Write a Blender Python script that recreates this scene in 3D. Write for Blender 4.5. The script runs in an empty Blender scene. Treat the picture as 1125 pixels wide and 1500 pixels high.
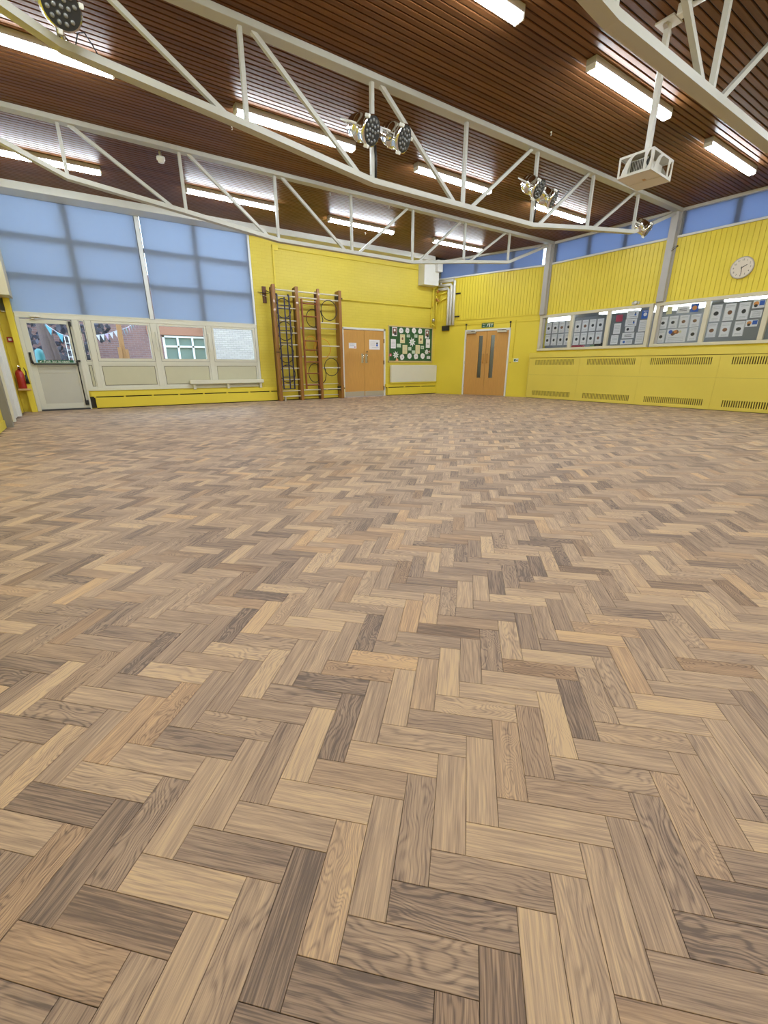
import bpy, bmesh, math, random
from mathutils import Vector, Matrix
R = math.radians
rnd = random.Random(7)
sc = bpy.context.scene
col = sc.collection

# ------------------------------------------------------------------ camera
cam_d = bpy.data.cameras.new('camera')
cam_d.sensor_fit = 'HORIZONTAL'; cam_d.sensor_width = 36.0
cam_d.lens = 624.5 / 1125 * 36.0
cam_d.clip_start = 0.02; cam_d.clip_end = 200
cam = bpy.data.objects.new('camera', cam_d); col.objects.link(cam)
YAW, PITCH = 0.5990, 0.3292
cam.matrix_world = Matrix.Translation((0, 0, 0.93)) @ Matrix.Rotation(-YAW, 4, 'Z') @ Matrix.Rotation(math.pi / 2 - PITCH, 4, 'X') @ Matrix.Rotation(-0.001, 4, 'Z')
sc.camera = cam
# ------------------------------------------------------------------ world
w = bpy.data.worlds.new('overcast_sky'); sc.world = w; w.use_nodes = True
nt = w.node_tree; bg = nt.nodes['Background']
bg.inputs[0].default_value = (0.72, 0.87, 1.03, 1); bg.inputs[1].default_value = 3.6
# ------------------------------------------------------------------ exposure
sc.view_settings.view_transform = 'Standard'; sc.view_settings.look = 'None'
sc.view_settings.gamma = 1.0; sc.view_settings.use_curve_mapping = False
sc.view_settings.exposure = 0.75
TUBE = 32.0            # radiance of the fluorescent diffusers

# ------------------------------------------------------------------ dimensions (metres)
CEIL = 4.22; YB = 12.25; XR = 11.68; XL = -1.12; YF = -4.6
P0 = Vector((11.72, 8.72)); AN = R(18.5)
SD = Vector((-math.sin(AN), math.cos(AN))); SN = Vector((math.cos(AN), math.sin(AN)))
def splay_x(y): return P0.x - (y - P0.y) * math.tan(AN)

# ------------------------------------------------------------------ materials
def new_mat(name):
    m = bpy.data.materials.new(name); m.use_nodes = True
    n = m.node_tree.nodes; return m, n, m.node_tree.links, n['Principled BSDF']
def mat(name, c, rough=0.5, metal=0.0, var=0.06, scale=6.0, bump=0.0, bscale=60.0, coat=0.0, stretch=(1, 1, 1)):
    m, n, l, p = new_mat(name)
    tc = n.new('ShaderNodeTexCoord'); mp = n.new('ShaderNodeMapping'); mp.inputs['Scale'].default_value = stretch
    l.new(tc.outputs['Object'], mp.inputs['Vector'])
    nz = n.new('ShaderNodeTexNoise'); nz.inputs['Scale'].default_value = scale; nz.inputs['Detail'].default_value = 4
    l.new(mp.outputs[0], nz.inputs['Vector'])
    mx = n.new('ShaderNodeMix'); mx.data_type = 'RGBA'
    mx.inputs['A'].default_value = tuple(max(0, x * (1 - var)) for x in c) + (1,)
    mx.inputs['B'].default_value = tuple(min(1, x * (1 + var)) for x in c) + (1,)
    l.new(nz.outputs['Fac'], mx.inputs['Factor']); l.new(mx.outputs['Result'], p.inputs['Base Color'])
    p.inputs['Roughness'].default_value = rough; p.inputs['Metallic'].default_value = metal
    p.inputs['Coat Weight'].default_value = coat
    if bump:
        b = n.new('ShaderNodeBump'); b.inputs['Strength'].default_value = bump; b.inputs['Distance'].default_value = 0.01
        n2 = n.new('ShaderNodeTexNoise'); n2.inputs['Scale'].default_value = bscale; n2.inputs['Detail'].default_value = 3
        l.new(mp.outputs[0], n2.inputs['Vector']); l.new(n2.outputs['Fac'], b.inputs['Height']); l.new(b.outputs[0], p.inputs['Normal'])
    return m
def emit_mat(name, c, s):
    m, n, l, p = new_mat(name)
    p.inputs['Base Color'].default_value = (0.9, 0.9, 0.9, 1)
    p.inputs['Emission Color'].default_value = c + (1,); p.inputs['Emission Strength'].default_value = s
    return m
def glass_mat(name, tint=(0.95, 0.97, 0.98), refl=0.5):
    m, n, l, p = new_mat(name); n.remove(p)
    t = n.new('ShaderNodeBsdfTransparent'); t.inputs[0].default_value = tint + (1,)
    g = n.new('ShaderNodeBsdfGlossy'); g.inputs['Roughness'].default_value = 0.02
    f = n.new('ShaderNodeFresnel'); f.inputs[0].default_value = 1.45
    ml = n.new('ShaderNodeMath'); ml.operation = 'MULTIPLY'; ml.inputs[1].default_value = refl
    l.new(f.outputs[0], ml.inputs[0])
    mx = n.new('ShaderNodeMixShader'); l.new(ml.outputs[0], mx.inputs[0]); l.new(t.outputs[0], mx.inputs[1]); l.new(g.outputs[0], mx.inputs[2])
    l.new(mx.outputs[0], n['Material Output'].inputs[0]); return m
def fabric_mat(name, diff, trans, f):
    m, n, l, p = new_mat(name); n.remove(p)
    tc = n.new('ShaderNodeTexCoord')
    nz = n.new('ShaderNodeTexNoise'); nz.inputs['Scale'].default_value = 1.2; nz.inputs['Detail'].default_value = 3
    l.new(tc.outputs['Object'], nz.inputs['Vector'])
    mc = n.new('ShaderNodeMix'); mc.data_type = 'RGBA'
    mc.inputs['A'].default_value = tuple(x * 0.93 for x in trans) + (1,); mc.inputs['B'].default_value = trans + (1,)
    l.new(nz.outputs['Fac'], mc.inputs['Factor'])
    d = n.new('ShaderNodeBsdfDiffuse'); d.inputs[0].default_value = diff + (1,)
    t = n.new('ShaderNodeBsdfTranslucent'); l.new(mc.outputs['Result'], t.inputs[0])
    mx = n.new('ShaderNodeMixShader'); mx.inputs[0].default_value = f
    l.new(d.outputs[0], mx.inputs[1]); l.new(t.outputs[0], mx.inputs[2]); l.new(mx.outputs[0], n['Material Output'].inputs[0]); return m

def block_mat(name, use_attr):
    """Sanded hardwood block: tone per block, straight or cathedral grain along UV.x (metres)."""
    m, n, l, p = new_mat(name)
    if use_attr:
        a = n.new('ShaderNodeAttribute'); a.attribute_name = 'tone'; src = a.outputs['Color']
    else:
        a = n.new('ShaderNodeObjectInfo'); src = a.outputs['Color']
    sp = n.new('ShaderNodeSeparateColor'); l.new(src, sp.inputs[0])
    uv = n.new('ShaderNodeUVMap'); uv.uv_map = 'UVMap'
    off = n.new('ShaderNodeVectorMath'); off.operation = 'SCALE'; off.inputs['Scale'].default_value = 37.0
    l.new(src, off.inputs[0])
    ad = n.new('ShaderNodeVectorMath'); ad.operation = 'ADD'; l.new(uv.outputs[0], ad.inputs[0]); l.new(off.outputs[0], ad.inputs[1])
    # slow warp that bends the rings into cathedrals
    mp0 = n.new('ShaderNodeMapping'); mp0.inputs['Scale'].default_value = (6.5, 16, 1); l.new(ad.outputs[0], mp0.inputs[0])
    nz0 = n.new('ShaderNodeTexNoise'); nz0.inputs['Scale'].default_value = 1.0; nz0.inputs['Detail'].default_value = 1.5
    l.new(mp0.outputs[0], nz0.inputs['Vector'])
    sx = n.new('ShaderNodeSeparateXYZ'); l.new(ad.outputs[0], sx.inputs[0])
    def math_(op, x, y):
        q = n.new('ShaderNodeMath'); q.operation = op
        for i, v in enumerate((x, y)):
            if isinstance(v, (int, float)): q.inputs[i].default_value = v
            else: l.new(v, q.inputs[i])
        return q.outputs[0]
    amp = math_('MULTIPLY', math_('POWER', sp.outputs[1], 2.0), 0.24)
    yy = math_('ADD', sx.outputs['Y'], math_('MULTIPLY', nz0.outputs['Fac'], amp))
    fr = math_('ADD', 330.0, math_('MULTIPLY', sp.outputs[2], 520.0))
    mp3 = n.new('ShaderNodeMapping'); mp3.inputs['Scale'].default_value = (7, 70, 1); l.new(ad.outputs[0], mp3.inputs[0])
    nz3 = n.new('ShaderNodeTexNoise'); nz3.inputs['Scale'].default_value = 1.0; nz3.inputs['Detail'].default_value = 2; l.new(mp3.outputs[0], nz3.inputs['Vector'])
    ph = math_('ADD', math_('MULTIPLY', yy, fr), math_('MULTIPLY', nz3.outputs['Fac'], 9.0))
    ring0 = math_('MULTIPLY', math_('ADD', math_('SINE', ph, 0), 1.0), 0.5)
    ring = math_('SUBTRACT', 1.0, math_('POWER', ring0, 2.2))
    # fine pores
    mp1 = n.new('ShaderNodeMapping'); mp1.inputs['Scale'].default_value = (11, 440, 1); l.new(ad.outputs[0], mp1.inputs[0])
    nz1 = n.new('ShaderNodeTexNoise'); nz1.inputs['Scale'].default_value = 1.0; nz1.inputs['Detail'].default_value = 3
    l.new(mp1.outputs[0], nz1.inputs['Vector'])
    # broad streaks
    mp2 = n.new('ShaderNodeMapping'); mp2.inputs['Scale'].default_value = (4, 45, 1); l.new(ad.outputs[0], mp2.inputs[0])
    nz2 = n.new('ShaderNodeTexNoise'); nz2.inputs['Scale'].default_value = 1.0; nz2.inputs['Detail'].default_value = 2
    l.new(mp2.outputs[0], nz2.inputs['Vector'])
    cr = n.new('ShaderNodeValToRGB'); e = cr.color_ramp.elements
    e[0].position = 0.0; e[0].color = (0.152, 0.104, 0.080, 1)
    e[1].position = 1.0; e[1].color = (0.60, 0.415, 0.245, 1)
    for pos, c in ((0.25, (0.280, 0.188, 0.135, 1)), (0.55, (0.395, 0.270, 0.186, 1)), (0.8, (0.505, 0.348, 0.228, 1))):
        q = cr.color_ramp.elements.new(pos); q.color = c
    t = math_('ADD', sp.outputs[0], math_('MULTIPLY', math_('SUBTRACT', nz2.outputs['Fac'], 0.5), 0.75))
    ca = n.new('ShaderNodeMapRange'); ca.inputs['From Min'].default_value = 0.35; ca.inputs['From Max'].default_value = 0.75
    ca.inputs['To Min'].default_value = 0.15; ca.inputs['To Max'].default_value = 0.36; l.new(sp.outputs[1], ca.inputs['Value'])
    t = math_('ADD', t, math_('MULTIPLY', math_('SUBTRACT', ring, 0.62), ca.outputs[0]))
    t = math_('ADD', t, math_('MULTIPLY', math_('SUBTRACT', nz1.outputs['Fac'], 0.5), 1.25))
    l.new(t, cr.inputs[0])
    hu = n.new('ShaderNodeMapRange'); hu.inputs['From Min'].default_value = 0.72; hu.inputs['To Max'].default_value = 0.75; l.new(sp.outputs[2], hu.inputs['Value'])
    wm = n.new('ShaderNodeMix'); wm.data_type = 'RGBA'; wm.blend_type = 'MULTIPLY'; wm.inputs['B'].default_value = (1.09, 0.97, 0.80, 1)
    l.new(hu.outputs[0], wm.inputs['Factor']); l.new(cr.outputs[0], wm.inputs['A']); l.new(wm.outputs['Result'], p.inputs['Base Color'])
    p.inputs['Roughness'].default_value = 0.55
    p.inputs['Specular IOR Level'].default_value = 0.35
    return m

def plank_mat(name, ca, cb, rough, coat=0.0, obj_tone=True):
    """Boards: grain along world X (ceiling)."""
    m, n, l, p = new_mat(name)
    g = n.new('ShaderNodeNewGeometry'); oi = n.new('ShaderNodeObjectInfo')
    mp = n.new('ShaderNodeMapping'); mp.inputs['Scale'].default_value = (1.6, 38, 38); l.new(g.outputs['Position'], mp.inputs[0])
    nz = n.new('ShaderNodeTexNoise'); nz.inputs['Scale'].default_value = 1.0; nz.inputs['Detail'].default_value = 5; l.new(mp.outputs[0], nz.inputs['Vector'])
    mk = n.new('ShaderNodeMapping'); mk.inputs['Scale'].default_value = (5, 11, 11); l.new(g.outputs['Position'], mk.inputs[0])
    vo = n.new('ShaderNodeTexVoronoi'); vo.inputs['Scale'].default_value = 1.0; l.new(mk.outputs[0], vo.inputs['Vector'])
    kn = n.new('ShaderNodeMapRange'); kn.inputs['From Min'].default_value = 0.03; kn.inputs['From Max'].default_value = 0.10
    kn.inputs['To Min'].default_value = 0.55; kn.inputs['To Max'].default_value = 1.0; l.new(vo.outputs['Distance'], kn.inputs['Value'])
    sp = n.new('ShaderNodeSeparateColor'); l.new(oi.outputs['Color'], sp.inputs[0])
    ad = n.new('ShaderNodeMath'); ad.operation = 'MULTIPLY_ADD'; ad.inputs[1].default_value = 0.7; l.new(nz.outputs['Fac'], ad.inputs[0])
    m2 = n.new('ShaderNodeMath'); m2.operation = 'MULTIPLY_ADD'; m2.inputs[1].default_value = 0.6; m2.inputs[2].default_value = -0.15
    l.new(sp.outputs[0], m2.inputs[0]); l.new(m2.outputs[0], ad.inputs[2])
    mx = n.new('ShaderNodeMix'); mx.data_type = 'RGBA'; mx.inputs['A'].default_value = ca + (1,); mx.inputs['B'].default_value = cb + (1,)
    l.new(ad.outputs[0], mx.inputs['Factor'])
    mm = n.new('ShaderNodeMix'); mm.data_type = 'RGBA'; mm.blend_type = 'MULTIPLY'; mm.inputs['Factor'].default_value = 1
    l.new(mx.outputs['Result'], mm.inputs['A']); l.new(kn.outputs[0], mm.inputs['B'])
    l.new(mm.outputs['Result'], p.inputs['Base Color'])
    p.inputs['Specular IOR Level'].default_value = 0.13
    p.inputs['Roughness'].default_value = rough; p.inputs['Coat Weight'].default_value = coat; p.inputs['Coat Roughness'].default_value = 0.3
    return m

def brick_mat(name, c1, c2, cm, rough=0.85, bw=0.225, bh=0.075, bump=0.5):
    """Brick courses in the local x / y (width / height) plane of a wall-aligned object."""
    m, n, l, p = new_mat(name)
    tc = n.new('ShaderNodeTexCoord')
    bt = n.new('ShaderNodeTexBrick'); bt.inputs['Scale'].default_value = 1.0
    bt.inputs['Brick Width'].default_value = bw; bt.inputs['Row Height'].default_value = bh; bt.inputs['Mortar Size'].default_value = 0.006
    bt.inputs['Mortar Smooth'].default_value = 0.3
    bt.inputs['Color1'].default_value = c1 + (1,); bt.inputs['Color2'].default_value = c2 + (1,); bt.inputs['Mortar'].default_value = cm + (1,)
    l.new(tc.outputs['Object'], bt.inputs['Vector'])
    nz = n.new('ShaderNodeTexNoise'); nz.inputs['Scale'].default_value = 1.7; nz.inputs['Detail'].default_value = 5; l.new(tc.outputs['Object'], nz.inputs['Vector'])
    mr = n.new('ShaderNodeMapRange'); mr.inputs['To Min'].default_value = 0.93; mr.inputs['To Max'].default_value = 1.05; l.new(nz.outputs['Fac'], mr.inputs['Value'])
    mm = n.new('ShaderNodeMix'); mm.data_type = 'RGBA'; mm.blend_type = 'MULTIPLY'; mm.inputs['Factor'].default_value = 1
    l.new(bt.outputs['Color'], mm.inputs['A']); l.new(mr.outputs[0], mm.inputs['B']); l.new(mm.outputs['Result'], p.inputs['Base Color'])
    b = n.new('ShaderNodeBump'); b.inputs['Strength'].default_value = bump; b.inputs['Distance'].default_value = 0.006; b.invert = True
    l.new(bt.outputs['Fac'], b.inputs['Height']); l.new(b.outputs[0], p.inputs['Normal'])
    p.inputs['Roughness'].default_value = rough
    return m

M = {}
YEL = (0.75, 0.60, 0.048)  # lighter than the brick's yellow: light missing on the right wall is painted in
M['yellow'] = mat('yellow_paint', YEL, 0.5, var=0.05, scale=1.5, bump=0.08, bscale=40)
M['yellow_brick'] = brick_mat('yellow_painted_brick', (0.70, 0.565, 0.065), (0.685, 0.55, 0.058), (0.65, 0.51, 0.05), 0.5, bump=0.35)
M['yellow_dull'] = mat('mustard_casing_paint', (0.73, 0.59, 0.092), 0.5, var=0.07, scale=1.2, bump=0.05)
M['block'] = block_mat('parquet_block_wood', False); M['block_far'] = block_mat('parquet_block_wood_far', True)
M['subfloor'] = mat('dark_bitumen_bed', (0.10, 0.07, 0.048), 0.9)
M['mullion_shade'] = mat('shade_grey_mullion', (0.22, 0.23, 0.24), 0.6)  # mullion shade put into the colour so it reads through the blinds
M['plank'] = plank_mat('varnished_pine_board', (0.076, 0.027, 0.008), (0.195, 0.082, 0.027), 0.38, 0.0)
M['plank_bed'] = mat('dark_void', (0.02, 0.012, 0.007), 0.9)
M['steel'] = mat('cream_painted_steel', (0.47, 0.455, 0.395), 0.4, var=0.05, scale=3)
M['column'] = mat('grey_painted_steel', (0.42, 0.40, 0.37), 0.45, var=0.05, scale=3)
M['white'] = mat('white_gloss_paint', (0.74, 0.73, 0.68), 0.4, var=0.03)
M['bulk'] = mat('off_white_bulkhead_paint', (0.66, 0.66, 0.62), 0.5, var=0.03)
M['cream'] = mat('cream_window_paint', (0.62, 0.57, 0.42), 0.4, var=0.04)
M['frame_pale'] = mat('pale_upvc', (0.67, 0.66, 0.57), 0.35, var=0.03)
M['panel_beige'] = mat('beige_infill_panel', (0.55, 0.53, 0.38), 0.45, var=0.04)
M['door_grey'] = mat('pale_grey_upvc', (0.53, 0.52, 0.46), 0.4, var=0.03)
M['heater'] = mat('cream_enamel', (0.70, 0.68, 0.55), 0.35, var=0.03)
M['black'] = mat('black_plastic', (0.012, 0.012, 0.013), 0.4)
M['seam'] = mat('dark_seam', (0.10, 0.085, 0.06), 0.8)
M['dark'] = mat('dark_slot', (0.03, 0.024, 0.01), 0.8)
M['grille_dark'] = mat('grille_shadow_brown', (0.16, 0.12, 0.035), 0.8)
M['oak'] = mat('oak_veneer', (0.60, 0.32, 0.085), 0.38, var=0.16, scale=5, stretch=(9, 0.7, 9))
M['oak2'] = mat('warm_oak_veneer', (0.57, 0.30, 0.08), 0.38, var=0.16, scale=5, stretch=(9, 0.7, 9))
M['alu'] = mat('brushed_aluminium', (0.62, 0.60, 0.55), 0.32, 0.8, var=0.05, stretch=(1, 30, 1))
M['kick'] = mat('satin_kickplate', (0.55, 0.51, 0.42), 0.35, 0.5, var=0.04)
M['chrome'] = mat('polished_chrome', (0.78, 0.77, 0.73), 0.12, 1.0, var=0.02)
M['brass'] = mat('worn_brass', (0.62, 0.33, 0.09), 0.35, 0.7)
M['lens'] = mat('clear_led_lens', (0.20, 0.20, 0.19), 0.2, 0.2)
M['paper'] = mat('white_paper', (0.80, 0.78, 0.80), 0.7, var=0.03)
M['paper_y'] = mat('pale_yellow_paper', (0.72, 0.66, 0.38), 0.7, var=0.05)
M['paper_g'] = mat('mint_paper', (0.55, 0.66, 0.52), 0.7, var=0.05)
M['ink'] = mat('black_ink', (0.03, 0.03, 0.035), 0.6)
M['ink_grey'] = mat('grey_ink', (0.32, 0.32, 0.34), 0.6)
M['ink_red'] = mat('red_ink', (0.42, 0.035, 0.07), 0.6)
M['ink_blue'] = mat('blue_ink', (0.04, 0.13, 0.50), 0.6)
M['ink_orange'] = mat('orange_ink', (0.72, 0.28, 0.08), 0.6, var=0.3, scale=40)
M['ink_green'] = mat('green_ink', (0.12, 0.22, 0.08), 0.6)
M['ink_brown'] = mat('brown_ink', (0.22, 0.10, 0.06), 0.6)
M['board_green'] = mat('green_backing_paper', (0.03, 0.105, 0.03), 0.8, var=0.15, scale=12)
M['board_frame'] = mat('light_wood_frame', (0.62, 0.48, 0.22), 0.5, var=0.1)
M['sign_green'] = mat('safety_green', (0.01, 0.10, 0.045), 0.4)
M['sign_white'] = mat('sign_white', (0.8, 0.82, 0.78), 0.4)
M['red'] = mat('fire_red', (0.36, 0.02, 0.015), 0.3, var=0.05)
M['frame_wood'] = mat('varnished_beech_upright', (0.29, 0.125, 0.028), 0.33, var=0.25, scale=4, stretch=(14, 14, 1), coat=0.3)
M['frame_dark'] = mat('dark_stained_upright', (0.12, 0.045, 0.018), 0.4, var=0.25, scale=4, stretch=(14, 14, 1))
M['ladder_wood'] = mat('red_brown_ladder', (0.25, 0.075, 0.022), 0.35, var=0.2, scale=4, stretch=(12, 12, 1))
M['rung'] = mat('pale_rung', (0.72, 0.66, 0.52), 0.35, var=0.05)
M['navy'] = mat('navy_enamel', (0.012, 0.010, 0.055), 0.35)
M['hoop_black'] = mat('black_rubber_hoop', (0.02, 0.018, 0.02), 0.5)
M['hoop_orange'] = mat('orange_hoop', (0.75, 0.33, 0.02), 0.4)
M['blind'] = fabric_mat('blue_grey_blind_fabric', (0.42, 0.45, 0.50), (0.56, 0.64, 0.76), 0.68)
M['blind_c'] = fabric_mat('blue_clerestory_blind_fabric', (0.30, 0.34, 0.43), (0.34, 0.41, 0.56), 0.62)
M['glass'] = glass_mat('window_glass')
M['glass_door'] = glass_mat('smoked_door_glass', (0.74, 0.76, 0.75), 0.8)
M['corr'] = mat('grey_corridor_paint', (0.20, 0.205, 0.22), 0.6, var=0.05)
M['lobby'] = mat('pale_lobby_paint', (0.62, 0.62, 0.60), 0.6)
M['corr_ceil'] = mat('corridor_ceiling_paint', (0.40, 0.41, 0.43), 0.7)
M['tube'] = emit_mat('lit_diffuser', (0.90, 1.0, 1.10), TUBE)
M['tube_c'] = emit_mat('lit_corridor_diffuser', (0.9, 0.96, 1.0), 7.0)
M['cage'] = mat('white_cage_paint', (0.70, 0.69, 0.66), 0.4, var=0.03)
M['ply'] = mat('pale_cage_base', (0.70, 0.66, 0.58), 0.5, var=0.06)
M['proj'] = mat('projector_white', (0.66, 0.66, 0.64), 0.35)
M['clock_face'] = mat('clock_dial', (0.68, 0.61, 0.50), 0.5, var=0.03)
M['clock_rim'] = mat('grey_clock_rim', (0.50, 0.44, 0.36), 0.3)
M['red_brick'] = brick_mat('red_brick', (0.24, 0.135, 0.125), (0.19, 0.108, 0.108), (0.25, 0.215, 0.22), 0.9)
M['pale_brick'] = brick_mat('pale_painted_brick', (0.42, 0.385, 0.35), (0.35, 0.32, 0.30), (0.22, 0.20, 0.19), 0.8)
M['fascia'] = mat('timber_fascia', (0.30, 0.14, 0.09), 0.6, var=0.2, scale=5, stretch=(1, 8, 8))
M['upvc'] = mat('white_upvc', (0.72, 0.74, 0.74), 0.35)
M['pane_out'] = mat('green_grey_far_glass', (0.14, 0.20, 0.19), 0.08, var=0.3, scale=1.5)
M['timber'] = mat('orange_timber_post', (0.38, 0.20, 0.09), 0.6, var=0.3, scale=5, stretch=(10, 10, 1))
M['bark'] = mat('grey_brown_bark', (0.085, 0.06, 0.058), 0.9, var=0.5, scale=6, stretch=(8, 8, 0.8), bump=0.6)
M['leaf'] = mat('dark_leaves', (0.035, 0.035, 0.055), 0.6, var=0.6, scale=4)
M['flag_t'] = mat('turquoise_flag', (0.05, 0.22, 0.27), 0.7)
M['flag_w'] = mat('white_flag', (0.42, 0.42, 0.47), 0.7)
M['flag_p'] = mat('lilac_flag', (0.34, 0.25, 0.38), 0.7)
M['turq'] = mat('turquoise_plastic', (0.014, 0.13, 0.145), 0.4)
M['tarmac'] = mat('playground_tarmac', (0.16, 0.16, 0.17), 0.9, var=0.2, scale=8)
M['mat_dark'] = mat('dark_threshold', (0.05, 0.05, 0.055), 0.6)
M['shelf'] = mat('pale_pine_shelf', (0.62, 0.40, 0.20), 0.5, var=0.1)
M['post_grey'] = mat('grey_brown_post', (0.25, 0.23, 0.20), 0.55)

# ------------------------------------------------------------------ geometry helpers
class MB:
    def __init__(s): s.v = []; s.f = []; s.mi = []; s.mats = []; s.smooth = []
    def m(s, k):
        if k not in s.mats: s.mats.append(k)
        return s.mats.index(k)
    def add(s, vs, fs, k, smooth=False):
        b = len(s.v); s.v += [tuple(v) for v in vs]; i = s.m(k)
        for f in fs: s.f.append([b + q for q in f]); s.mi.append(i); s.smooth.append(smooth)
        return s
    def box(s, x0, x1, y0, y1, z0, z1, k):
        v = [(x, y, z) for z in (z0, z1) for y in (y0, y1) for x in (x0, x1)]
        return s.add(v, [(0, 2, 3, 1), (4, 5, 7, 6), (0, 1, 5, 4), (2, 6, 7, 3), (0, 4, 6, 2), (1, 3, 7, 5)], k)
    def bar(s, a, b, w, h, k, up=(0, 0, 1)):
        """Rectangular bar from a to b: w sideways, h along up."""
        a = Vector(a); b = Vector(b); d = (b - a).normalized(); u = Vector(up)
        side = d.cross(u)
        if side.length < 1e-4: side = d.cross(Vector((1, 0, 0)))
        side.normalize(); u = side.cross(d).normalized()
        vs = []
        for p in (a, b):
            for i, j in ((-1, -1), (1, -1), (1, 1), (-1, 1)): vs.append(p + side * (i * w / 2) + u * (j * h / 2))
        return s.add(vs, [(0, 1, 2, 3), (7, 6, 5, 4), (0, 4, 5, 1), (1, 5, 6, 2), (2, 6, 7, 3), (3, 7, 4, 0)], k)
    def tube(s, pts, r, k, n=8, cap=True, closed=False):
        pts = [Vector(p) for p in pts]; rings = []; N = len(pts)
        ref = None
        for i, p in enumerate(pts):
            a = pts[(i - 1) % N] if (i or closed) else p; b = pts[(i + 1) % N] if (i < N - 1 or closed) else p
            d = (b - a).normalized()
            if ref is None:
                ref = d.orthogonal().normalized()
            ref = (ref - d * ref.dot(d)).normalized(); t = d.cross(ref)
            rr = r[i] if isinstance(r, (list, tuple)) else r
            rings.append([p + (ref * math.cos(2 * math.pi * j / n) + t * math.sin(2 * math.pi * j / n)) * rr for j in range(n)])
        vs = [q for g in rings for q in g]; fs = []
        for i in range(N if closed else N - 1):
            i2 = (i + 1) % N
            for j in range(n): fs.append((i * n + j, i * n + (j + 1) % n, i2 * n + (j + 1) % n, i2 * n + j))
        if cap and not closed: fs.append(tuple(range(n))[::-1]); fs.append(tuple((N - 1) * n + j for j in range(n)))
        return s.add(vs, fs, k, True)
    def lathe(s, prof, k, n=24, org=(0, 0, 0), axis='z', smooth=True):
        vs = []; fs = []
        for (r, z) in prof:
            for j in range(n):
                a = 2 * math.pi * j / n; c = (r * math.cos(a), r * math.sin(a), z)
                if axis == 'y': c = (c[0], c[2], -c[1])
                if axis == 'x': c = (c[2], c[0], c[1])
                vs.append((c[0] + org[0], c[1] + org[1], c[2] + org[2]))
        for i in range(len(prof) - 1):
            for j in range(n): fs.append((i * n + j, i * n + (j + 1) % n, (i + 1) * n + (j + 1) % n, (i + 1) * n + j))
        fs.append(tuple(range(n))[::-1]); fs.append(tuple((len(prof) - 1) * n + j for j in range(n)))
        return s.add(vs, fs, k, smooth)
    def disc(s, cx, cy, z, r, k, n=14, t=0.001, ry=None):
        ry = ry or r
        top = [(cx + r * math.cos(2 * math.pi * j / n), cy + ry * math.sin(2 * math.pi * j / n), z + t) for j in range(n)]
        bot = [(x, y, z) for x, y, _ in top]
        fs = [tuple(range(n)), tuple(n + j for j in range(n))[::-1]] + [(j, n + j, n + (j + 1) % n, (j + 1) % n) for j in range(n)]
        return s.add(top + bot, fs, k)
    def prism(s, poly, z0, z1, k):
        n = len(poly); v = [(x, y, z1) for x, y in poly] + [(x, y, z0) for x, y in poly]
        return s.add(v, [tuple(range(n)), tuple(n + j for j in range(n))[::-1]] + [(j, n + j, n + (j + 1) % n, (j + 1) % n) for j in range(n)], k)
    def mesh(s, name, bevel=0.0):
        me = bpy.data.meshes.new(name); me.from_pydata(s.v, [], s.f)
        for k in s.mats: me.materials.append(M[k])
        me.polygons.foreach_set('material_index', s.mi)
        bm = bmesh.new(); bm.from_mesh(me)
        for f, sm in zip(bm.faces, s.smooth): f.smooth = sm
        if bevel: bmesh.ops.bevel(bm, geom=[e for e in bm.edges if len(e.link_faces) == 2 and e.calc_face_angle(0) > 0.6], offset=bevel, segments=1, affect='EDGES', clamp_overlap=True)
        bmesh.ops.recalc_face_normals(bm, faces=bm.faces)
        bm.to_mesh(me); bm.free(); me.update()
        return me
    def obj(s, name, parent=None, mw=None, bevel=0.0):
        return link(name, s.mesh(name, bevel), parent, mw)
def link(name, data, parent=None, mw=None):
    o = bpy.data.objects.new(name, data); col.objects.link(o)
    if parent: o.parent = parent
    if mw is not None: o.matrix_local = mw
    return o
def tag(o, label=None, cat=None, group=None, kind=None):
    if label: o['label'] = label
    if cat: o['category'] = cat
    if group: o['group'] = group
    if kind: o['kind'] = kind
    return o
def thing(name, label, cat, mw=None, group=None):
    return tag(link(name, None, None, mw or Matrix()), label, cat, group)
def struct(o): o['kind'] = 'structure'; return o
def sroot(name, mw=None): return struct(link(name, None, None, mw or Matrix()))
def frame(org, xd):
    """Wall frame: local x = xd (to the right as one faces the wall), y = up, z = out of the wall."""
    x = Vector((xd[0], xd[1], 0)).normalized(); z = x.cross(Vector((0, 0, 1)))
    m = Matrix.Identity(4)
    for i in range(3): m[i][0] = x[i]; m[i][1] = (0, 0, 1)[i]; m[i][2] = z[i]; m[i][3] = org[i]
    return m
def back(x, z, out=0.0, y=YB): return frame((x, y - out, z), (1, 0))
def right(y, z, out=0.0): return frame((XR - out, y, z), (0, -1))
def splay(s, z, out=0.0):
    p = P0 + SD * s - SN * out
    return frame((p.x, p.y, z), tuple(-SD))
def leftw(y, z, out=0.0): return frame((XL + out, y, z), (0, 1))
T = Matrix.Translation
def text_obj(name, s, size, k, parent=None, mw=None, thick=0.0006, align='CENTER'):
    cu = bpy.data.curves.new(name, 'FONT'); cu.body = s; cu.size = size; cu.align_x = align; cu.align_y = 'CENTER'; cu.extrude = thick; cu.resolution_u = 2
    tmp = bpy.data.objects.new('tmp', cu); me = bpy.data.meshes.new_from_object(tmp); me.name = name
    bpy.data.objects.remove(tmp); bpy.data.curves.remove(cu)
    me.materials.clear(); me.materials.append(M[k])
    return link(name, me, parent, mw)
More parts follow.
